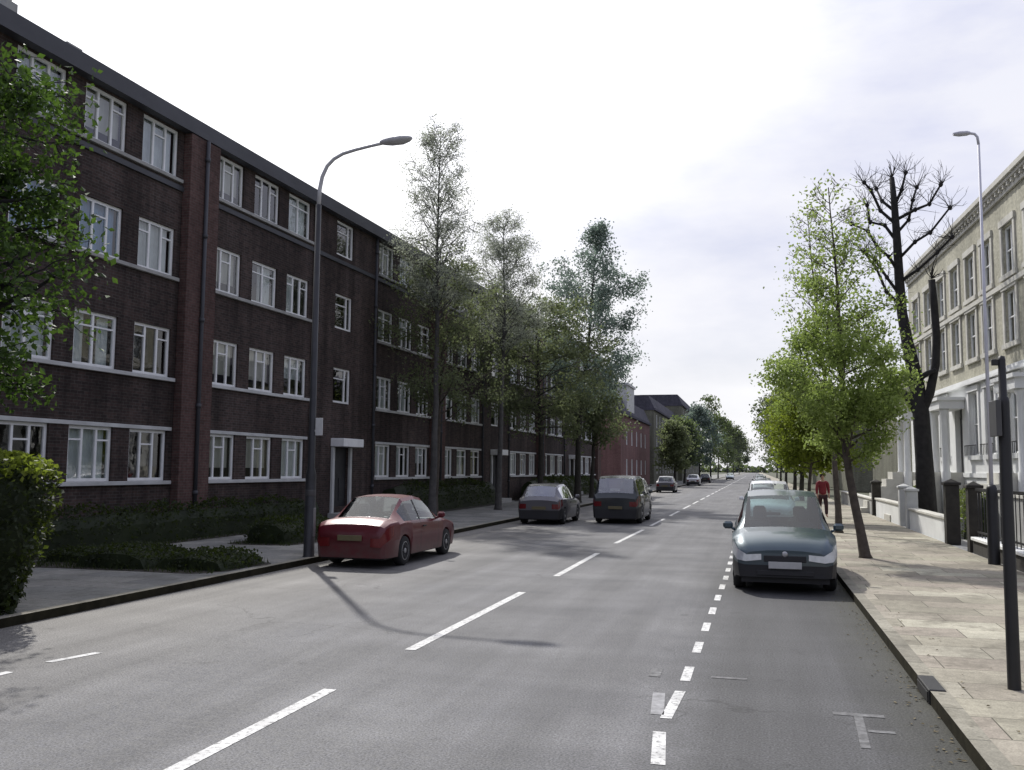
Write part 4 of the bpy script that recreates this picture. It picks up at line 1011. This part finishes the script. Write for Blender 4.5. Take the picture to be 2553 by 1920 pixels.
# ------------------------------------------------------------------ cars
def lerp(a, b, t): return a + (b - a) * t
def interp(keys, y):
    if y <= keys[0][0]: return keys[0][1:]
    for a, b in zip(keys, keys[1:]):
        if a[0] <= y <= b[0]:
            t = (y - a[0]) / (b[0] - a[0])
            return tuple(lerp(p, q, t) for p, q in zip(a[1:], b[1:]))
    return keys[-1][1:]
def make_car(label, keys, cowl, header, bpil, roof_end, rear_base, wf, wr, wheel_r, paint, loc, rz, name='parked_car', group=None, glass='car_glass', heads=True, detail=True, bump_m=None):
    """car along +y from its nose at y=0; keys: (y, half width, belt z, top half width, top z)"""
    root = empty(name, (loc[0], loc[1], loc[2] if len(loc) > 2 else 0), rz); tag(root, label, 'car', group)
    L = keys[-1][0]; off = -L / 2
    ar = wheel_r + .045
    ys = {k[0] for k in keys} | {cowl, header, bpil, bpil + .09, roof_end, rear_base}
    seams = [cowl + .22, bpil + .04] + ([roof_end - .05] if roof_end - bpil > .9 else []) if detail else []
    for q in seams: ys |= {q, q + .014}
    for yc in (wf, wr):
        for k in range(-5, 6): ys.add(round(yc + ar * math.sin(k / 5 * math.pi / 2), 4))
        ys.add(yc - ar - .02); ys.add(yc + ar + .02)
    for k in range(1, 5): ys.add(lerp(cowl, header, k / 5)); ys.add(lerp(header, roof_end, k / 5)); ys.add(lerp(roof_end, rear_base, k / 5))
    ys = sorted(ys)
    def ring(y):
        w, bz, tw, tz = interp(keys, y)
        zl = .21 + (.06 if y < .25 else 0)
        for yc in (wf, wr):
            if abs(y - yc) < ar: zl = max(zl, wheel_r + math.sqrt(max(0, ar * ar - (y - yc) ** 2)) * .98)
        zl = min(zl, bz - .10)
        zm = lerp(zl, bz, .5)
        p3 = (w - .05, bz); p5 = (tw, tz - .012); p4 = (lerp(p3[0], p5[0], .86), lerp(p3[1], p5[1], .86))
        p4 = (p4[0] + .025, p4[1])
        return [(w - .16, zl - .0), (w - .03, zl), (w, zm), (w - .008, lerp(zm, bz, .78)), p3, p4, p5, (tw * .55, tz + .012), (0, tz + .02)]
    rings = [ring(y) for y in ys]
    body, ws, rw, sw = MB(), MB(), MB(), {1: MB(), -1: MB()}
    tr = MB(); fb_, rbm = MB(), MB(); sm = MB()
    for i in range(len(ys) - 1):
        ym = (ys[i] + ys[i + 1]) / 2
        for s in (1, -1):
            for j in range(8):
                a, b = rings[i], rings[i + 1]
                q = [(s * a[j][0], ys[i] + off, a[j][1]), (s * b[j][0], ys[i + 1] + off, b[j][1]), (s * b[j + 1][0], ys[i + 1] + off, b[j + 1][1]), (s * a[j + 1][0], ys[i] + off, a[j + 1][1])]
                if s < 0: q = q[::-1]
                tgt = body
                if 1 <= j <= 3 and any(q < ym < q + .014 for q in seams): tgt = sm
                elif j <= 1 and ym < wf - ar: tgt = fb_
                elif j <= 1 and ym > wr + ar: tgt = rbm
                elif j >= 6 and cowl < ym < header: tgt = ws
                elif j >= 6 and roof_end < ym < rear_base - .02: tgt = rw
                elif j == 4 and cowl + .32 < ym < rear_base - .30:
                    tgt = tr if bpil < ym < bpil + .09 else sw[s]
                tgt.quad(*q)
    for i in (0, len(ys) - 1):
        r_ = rings[i]
        r_l, r_u = r_[:3], r_[2:]
        pts = [(p[0], ys[i] + off, p[1]) for p in r_u] + [(-p[0], ys[i] + off, p[1]) for p in r_u[-2::-1]]
        body.add(pts, [tuple(range(len(pts)))])
        pts = [(p[0], ys[i] + off, p[1]) for p in r_l] + [(-p[0], ys[i] + off, p[1]) for p in r_l[::-1]]
        (fb_ if i == 0 else rbm).add(pts, [tuple(range(len(pts)))])
    def fin(mb, nme, mat, par, ang=30):
        if not mb.f: return None
        o = mb.build(nme, mat, par); sharpen(o.data, ang); return o
    bo = fin(body, 'body', paint, root)
    fin(fb_, 'front_bumper', bump_m or M['trim'], root); fin(rbm, 'rear_bumper', bump_m or M['trim'], root)  # black bumper colour also carries the shade low on the car ends
    fin(ws, 'windscreen', M[glass], root); fin(rw, 'rear_window', M[glass], root)
    for s in (1, -1): fin(sw[s], 'side_window', M[glass], root)
    fin(tr, 'pillar_trim', M['trim'], root)
    if sm.f: fin(sm, 'door_seam', M['black_iron'], root)
    w0 = interp(keys, L / 2)[0]
    ub = MB(); ub.box(-w0 + .17, w0 - .17, off + .12, off + L - .12, .17, .42); ub.box(-w0 + .06, w0 - .06, off + wf + ar + .05, off + wr - ar - .05, .19, .24); ub.build('underbody', M['trim'], root)
    # cabin: dashboard and seats seen through the glass
    bzc = interp(keys, cowl)[1]
    cb = MB(); cb.box(-w0 + .14, w0 - .14, off + cowl + .05, off + cowl + .45, .43, bzc + .01); cb.build('dashboard', M['trim'], root)
    zs = interp(keys, header)[3]
    for s in (1, -1):
        for yy in ((header + .25, roof_end - .45) if roof_end - header > 1.3 else (header + .2, roof_end - .3)):
            st = MB(); st.bbox(s * .38 - .23, s * .38 + .23, off + yy - .35, off + yy + .1, .43, .62, .04); st.bbox(s * .38 - .22, s * .38 + .22, off + yy + .08, off + yy + .22, .62, bzc + .12, .05)
            if heads: st.bbox(s * .38 - .12, s * .38 + .12, off + yy + .11, off + yy + .21, bzc + .15, min(zs - .12, bzc + .36), .04)
            st.build('seat', M['seat'], root)
    # wheels
    for yy in (wf, wr):
        w_ = interp(keys, yy)[0]
        for s in (1, -1):
            xo = s * (w_ - .02)
            ty = MB(); prof = [(wheel_r * .62, -.20), (wheel_r * .9, -.20), (wheel_r, -.16), (wheel_r, -.04), (wheel_r * .92, 0), (wheel_r * .64, -.005)]
            prof = [(r_, s * h_) for r_, h_ in prof]
            ty.lathe(prof, 24, 'x', (xo, off + yy, wheel_r))
            wh = ty.build('wheel', M['tyre'], root); recalc(wh.data)
            ri = MB(); ri.lathe([(wheel_r * .66, -s * .012), (wheel_r * .60, s * .002), (wheel_r * .56, -s * .03), (wheel_r * .2, -s * .02), (wheel_r * .16, s * .004), (.01, s * .006)], 24, 'x', (xo, off + yy, wheel_r))
            ro = ri.build('rim', M['rim'], wh); recalc(ro.data)
            sp = MB()
            for k in range(5):
                a = k * 2 * math.pi / 5
                c, s_ = math.cos(a), math.sin(a)
                y1_, z1_ = off + yy + c * wheel_r * .38, wheel_r + s_ * wheel_r * .38
                sp.tube([(xo - s * .017, y1_ - c * .04, z1_ - s_ * .04), (xo - s * .017, y1_ + c * .04, z1_ + s_ * .04)], wheel_r * .09, 6)
            sp.build('rim_hole', M['trim'], wh)
    if detail:
        # bumpers, grille, lamps, plates, mirrors, handles, wipers
        fx = interp(keys, 0.0)[0]; zt = interp(keys, 0.02)[1]
        gp = MB(); gp.bbox(-fx * .52, fx * .52, off - .018, off + .03, zt - .16, zt - .06, .008); gp.bbox(-fx * .7, fx * .7, off - .022, off + .03, .30, .38, .008); gp.build('grille', M['trim'], root)
        w2 = interp(keys, .16)[0]; zb = interp(keys, .16)[1]
        for s in (1, -1):
            hl = MB()
            pts = []
            for (yy, dz0, dz1) in ((-.02, .14, .03), (.05, .17, .0), (.12, .18, -.01), (.22, .17, -.02), (.34, .13, -.02)):
                w_, bz, tw, tz = interp(keys, max(0, yy))
                xo = (w_ + .006 if yy > .02 else fx * .97)
                pts += [(s * xo, off + yy - (.012 if yy < .1 else 0), bz - dz0), (s * (xo - .015), off + yy - (.006 if yy < .1 else 0), bz - dz1)]
            xin = fx * .58
            pts = [(s * xin, off - .022, zt - .13), (s * xin, off - .016, zt - .035)] + pts
            fsx = [(2 * k, 2 * k + 2, 2 * k + 3, 2 * k + 1) for k in range(5)]
            hl.add(pts, fsx if s > 0 else [f[::-1] for f in fsx], True); hl.build('headlight', M['lamp_clear'], root)
            wz, bz = interp(keys, L - .1)[0:2]; wl = interp(keys, L)[0]
            tl = MB()
            pts = []
            for (yy, dz0, dz1) in ((L + .018, .26, .08), (L - .06, .28, .04), (L - .18, .28, .03), (L - .30, .24, .04)):
                w_, bz, tw, tz = interp(keys, min(L, yy))
                xo = wl * .98 if yy > L - .02 else w_ + .006
                pts += [(s * xo, off + yy, bz - dz0), (s * (xo - .012), off + yy, bz - dz1)]
            zL = interp(keys, L)[1]
            pts = [(s * wl * .66, off + L + .018, zL - .25), (s * wl * .66, off + L + .016, zL - .08)] + pts
            tl.add(pts, [(2 * k, 2 * k + 1, 2 * k + 3, 2 * k + 2) for k in range(4)], True); tl.build('tail_light', M['lamp_red'], root)
            wm, bzm = interp(keys, cowl + .25)[0:2]
            mi = MB(); mi.bbox(s * (wm + .07) - .085, s * (wm + .07) + .085, off + cowl + .23, off + cowl + .33, bzm + .02, bzm + .15, .035); mi.tube([(s * (wm - .06), off + cowl + .28, bzm - .0), (s * (wm + .03), off + cowl + .28, bzm + .05)], .025, 6); mi.build('mirror', paint, root)
            for yy in (bpil - .12, bpil + .85):
                if yy < roof_end - .1:
                    wh_, bh_ = interp(keys, yy)[0:2]
                    hd = MB(); hd.bbox(s * (wh_ + .006) - .014, s * (wh_ + .006) + .014, off + yy - .09, off + yy + .09, bh_ - .15, bh_ - .12, .005); hd.build('door_handle', M['trim'], root)
        for (yy, m_) in ((off - .04, M['plate']), (off + L + .038, M['plate_y'])):
            pl = MB(); z_ = .47 if yy < 0 else .60
            pl.bbox(-.26, .26, yy - .006, yy + .006, z_ - .055, z_ + .055, .003); pl.build('number_plate', m_, root)
        bg_ = MB(); bg_.lathe([(.045, -.002), (.05, .004), (.03, .010), (.005, .011)], 14, 'x'); bo_ = bg_.build('badge', M['rim'], root); bo_.rotation_euler = (0, 0, -math.pi / 2); bo_.location = (0, off - .014, zt - .035)
        wi = MB()
        for s in (.12, -.42):
            wi.tube([(s, off + cowl + .03, bzc + .045), (s + .42, off + lerp(cowl, header, .12), lerp(bzc, zs, .14) + .02)], .009, 5)
        wi.build('wiper', M['trim'], root)
    return root

MPV = [(0, .64, .66, .50, .69), (.05, .75, .71, .56, .76), (.22, .82, .80, .62, .87), (.55, .85, .88, .64, .96), (.92, .86, .94, .66, 1.02), (1.70, .865, .97, .59, 1.54), (2.2, .865, .99, .59, 1.63), (3.3, .86, 1.02, .58, 1.62), (3.85, .83, 1.02, .56, 1.55), (4.10, .80, 1.0, .56, 1.04), (4.2, .72, .86, .58, .90)]
SAL = [(0, .62, .60, .48, .62), (.06, .74, .66, .54, .69), (.3, .81, .73, .58, .78), (.9, .84, .82, .62, .88), (1.25, .845, .86, .63, .92), (1.95, .845, .88, .53, 1.34), (2.4, .845, .89, .53, 1.40), (3.1, .84, .90, .52, 1.36), (3.78, .825, .90, .57, .97), (4.15, .80, .88, .60, .94), (4.32, .74, .80, .58, .85), (4.38, .66, .68, .52, .72)]
HAT = [(0, .62, .60, .48, .62), (.06, .74, .66, .54, .70), (.3, .81, .75, .58, .81), (.85, .835, .85, .62, .92), (1.15, .84, .88, .63, .96), (1.85, .84, .90, .55, 1.38), (2.3, .84, .91, .55, 1.45), (3.2, .835, .94, .54, 1.43), (3.5, .82, .95, .53, 1.36), (3.86, .79, .93, .55, .98), (3.98, .72, .82, .56, .86)]
SUV = [(0, .68, .80, .55, .83), (.06, .80, .86, .60, .90), (.3, .87, .93, .66, 1.0), (.9, .89, 1.0, .68, 1.08), (1.3, .895, 1.05, .70, 1.12), (1.95, .895, 1.08, .66, 1.68), (2.4, .895, 1.08, .66, 1.76), (3.9, .89, 1.08, .65, 1.75), (4.25, .87, 1.08, .63, 1.66), (4.45, .85, 1.06, .65, 1.10), (4.55, .78, .90, .66, .94)]
make_car('steel blue people carrier parked facing the camera in the right hand bay', MPV, .92, 1.70, 2.30, 3.80, 4.10, .82, 3.35, .31, M['p_blue'], (.42, 18.0), 0, glass='screen_glass')
make_car('dark red saloon parked by the left kerb beside the street lamp', SAL, 1.25, 1.95, 2.55, 3.05, 3.78, .85, 3.45, .30, M['p_red'], (-7.83, 19.35), math.pi, bump_m=M['p_red'])
make_car('grey hatchback with bright rear window, parked in the left bay behind the red saloon', HAT, 1.15, 1.85, 2.45, 3.45, 3.84, .82, 3.25, .30, M['p_grey'], (-7.58, 34.6), math.pi, glass='clear_glass', heads=False)
make_car('tall black off-roader driving away in the left lane', SUV, 1.3, 1.95, 2.6, 4.20, 4.44, .95, 3.55, .36, M['p_black'], (-5.05, 36.4), math.pi, name='moving_car', glass='clear_glass', heads=False)
make_car('white hatchback parked directly behind the blue people carrier', MPV, .92, 1.70, 2.30, 3.80, 4.10, .82, 3.35, .31, M['p_white'], (.40, 34.5), 0)
FAR = 'cars parked far down the street'
proto = None
def children(o): return [c for c in bpy.data.objects if c.parent == o]
def copy_tree(o, parent=None):
    c = o.copy(); COL.objects.link(c); c.parent = parent
    for ch in children(o): copy_tree(ch, c)
    return c
fars = [(-7.8, 62.0, 0, M['p_black'], 'black hatchback parked past the off-roader before the hedge end'), (-7.8, 84.0, 0, M['p_grey'], 'grey hatchback parked by the red brick house'),
        (-7.9, 122.0, 0, M['p_white'], 'small white hatchback far along the left kerb'), (-7.9, 150.0, 0, M['p_black'], 'black hatchback farthest along the left kerb'), (-5.6, 205.0, 1, M['p_pale'], 'pale blue hatchback coming up the far left lane'),
        (.4, 74.0, 1, M['p_navy'], 'navy hatchback in the right bay far beyond the white one'), (.4, 112.0, 1, M['p_black'], 'black hatchback far away in the right bay'), (.4, 160.0, 1, M['p_grey'], 'grey hatchback farthest away in the right bay')]
for i, (x, y, f, pm, lab) in enumerate(fars):
    if proto is None:
        proto = make_car(lab, HAT, 1.15, 1.85, 2.45, 3.45, 3.84, .82, 3.25, .30, pm, (x, y), math.pi * (1 - f), group=FAR); c = proto
    else:
        c = copy_tree(proto); c.location = (x, y, 0); c.rotation_euler = (0, 0, math.pi * (1 - f)); c['label'] = lab
        for ch in children(c):
            if ch.name.split('.')[0] in ('body', 'mirror'):
                ch.material_slots[0].link = 'OBJECT'; ch.material_slots[0].material = pm

# ------------------------------------------------------------------ pedestrian in red
def skin_obj(name, verts, edges, radii, mat, parent, root=0, lv=2):
    me = bpy.data.meshes.new(name); me.from_pydata(verts, edges, []); me.update(); me.materials.append(mat)
    o = bpy.data.objects.new(name, me); link(o, parent)
    mod = o.modifiers.new('skin', 'SKIN')
    if not me.skin_vertices:
        bm = bmesh.new(); bm.from_mesh(me); bm.verts.layers.skin.verify(); bm.to_mesh(me); bm.free()
    for i, sv in enumerate(me.skin_vertices[0].data):
        r_ = radii[i]; sv.radius = r_ if isinstance(r_, tuple) else (r_, r_); sv.use_root = (i == root)
    mod.use_smooth_shade = True
    ss = o.modifiers.new('sub', 'SUBSURF'); ss.levels = lv; ss.render_levels = lv
    return o
M['skin'] = mat_plain('skin', (0.42, 0.25, 0.18), 0.6, vary=0.1)
M['hair'] = mat_plain('hair', (0.03, 0.018, 0.010), 0.7, vary=0.3, scale=20)
M['coat'] = mat_plain('red_coat', (0.20, 0.022, 0.032), 0.85, vary=0.2, scale=6)
M['trouser'] = mat_plain('dark_trousers', (0.050, 0.022, 0.027), 0.9, vary=0.25, scale=6)
PE = empty('person', (2.62, 40.6, PZ), 0.12)
tag(PE, 'pedestrian in a dark red top and dark trousers walking on the right pavement', 'person')
V, Ed, Rd = [], [], []
def jt(p, r_, prev=None):
    V.append(p); Rd.append(r_)
    if prev is not None: Ed.append((prev, len(V) - 1))
    return len(V) - 1
pel = jt((0, 0, .93), (.15, .11)); ab = jt((0, -.01, 1.08), (.135, .10), pel); chs = jt((0, 0, 1.28), (.16, .115), ab); nb_ = jt((0, .01, 1.44), (.085, .075), chs); nk = jt((0, -.01, 1.52), .052, nb_); hd0 = jt((0, -.02, 1.60), (.068, .085), nk); hd1 = jt((0, -.02, 1.69), (.075, .092), hd0); jt((0, -.01, 1.755), (.05, .06), hd1)
for s, fwd in ((1, .16), (-1, -.16)):
    hip = jt((s * .095, 0, .86), .092, pel); kn = jt((s * .10, -fwd - .03, .48), .062, hip); an = jt((s * .10, -fwd * 1.6 + .05, .09), .042, kn); jt((s * .115, -fwd * 1.6 - .09, .035), (.040, .03), an)
    sh = jt((s * .19, 0, 1.40), .060, nb_); el = jt((s * .245, fwd * .5, 1.13), .045, sh); wr_ = jt((s * .24, -fwd * .1 + fwd * .4 - .08, .90), .03, el); pm_ = jt((s * .24, fwd * .3 - .11, .83), (.032, .018), wr_)
    for k in range(4): f1 = jt((s * .24 + .008, fwd * .3 - .145 + k * .018, .775 + abs(k - 1.5) * .006), .009, pm_); jt((s * .235, fwd * .3 - .15 + k * .018, .735 + abs(k - 1.5) * .008), .008, f1)
    th = jt((s * .225, fwd * .3 - .155, .82), .010, wr_); jt((s * .22, fwd * .3 - .17, .785), .009, th)
bd = skin_obj('person_body', V, Ed, Rd, M['skin'], PE)
# clothing grown over the same joints, a little wider
cv = [(0, 0, .86), (0, -.01, 1.08), (0, 0, 1.28), (0, .01, 1.455), (.195, 0, 1.40), (.25, .08, 1.13), (.245, .0, .93), (-.195, 0, 1.40), (-.25, -.08, 1.13), (-.245, -.12, .93)]
skin_obj('coat', cv, [(0, 1), (1, 2), (2, 3), (3, 4), (4, 5), (5, 6), (3, 7), (7, 8), (8, 9)], [(.185, .14), (.165, .125), (.185, .135), (.095, .085), .078, .062, .048, .078, .062, .048], M['coat'], PE)
tv = [(0, 0, .93), (.095, 0, .84), (.10, -.19, .48), (.10, -.206, .10), (-.095, 0, .84), (-.10, .13, .48), (-.10, .306, .10)]
skin_obj('trousers', tv, [(0, 1), (1, 2), (2, 3), (0, 4), (4, 5), (5, 6)], [(.155, .12), .108, .082, .068, .108, .082, .068], M['trouser'], PE)
hb = MB()
hb.lathe([(.02, -.09), (.09, -.06), (.105, 0), (.10, .06), (.06, .11), (.01, .125)], 14, c=(0, .012, 1.70)); ho = hb.build('hair', M['hair'], PE)
fb = MB()
for s in (1, -1): fb.lathe([(.004, -.006), (.012, 0), (.004, .006)], 8, c=(s * .032, -.108, 1.675))
fb.lathe([(.012, -.03), (.016, -.012), (.006, .02)], 6, c=(0, -.115, 1.645)); fb.bbox(-.026, .026, -.106, -.098, 1.592, 1.602, .002); fb.build('face', M['skin'], PE)
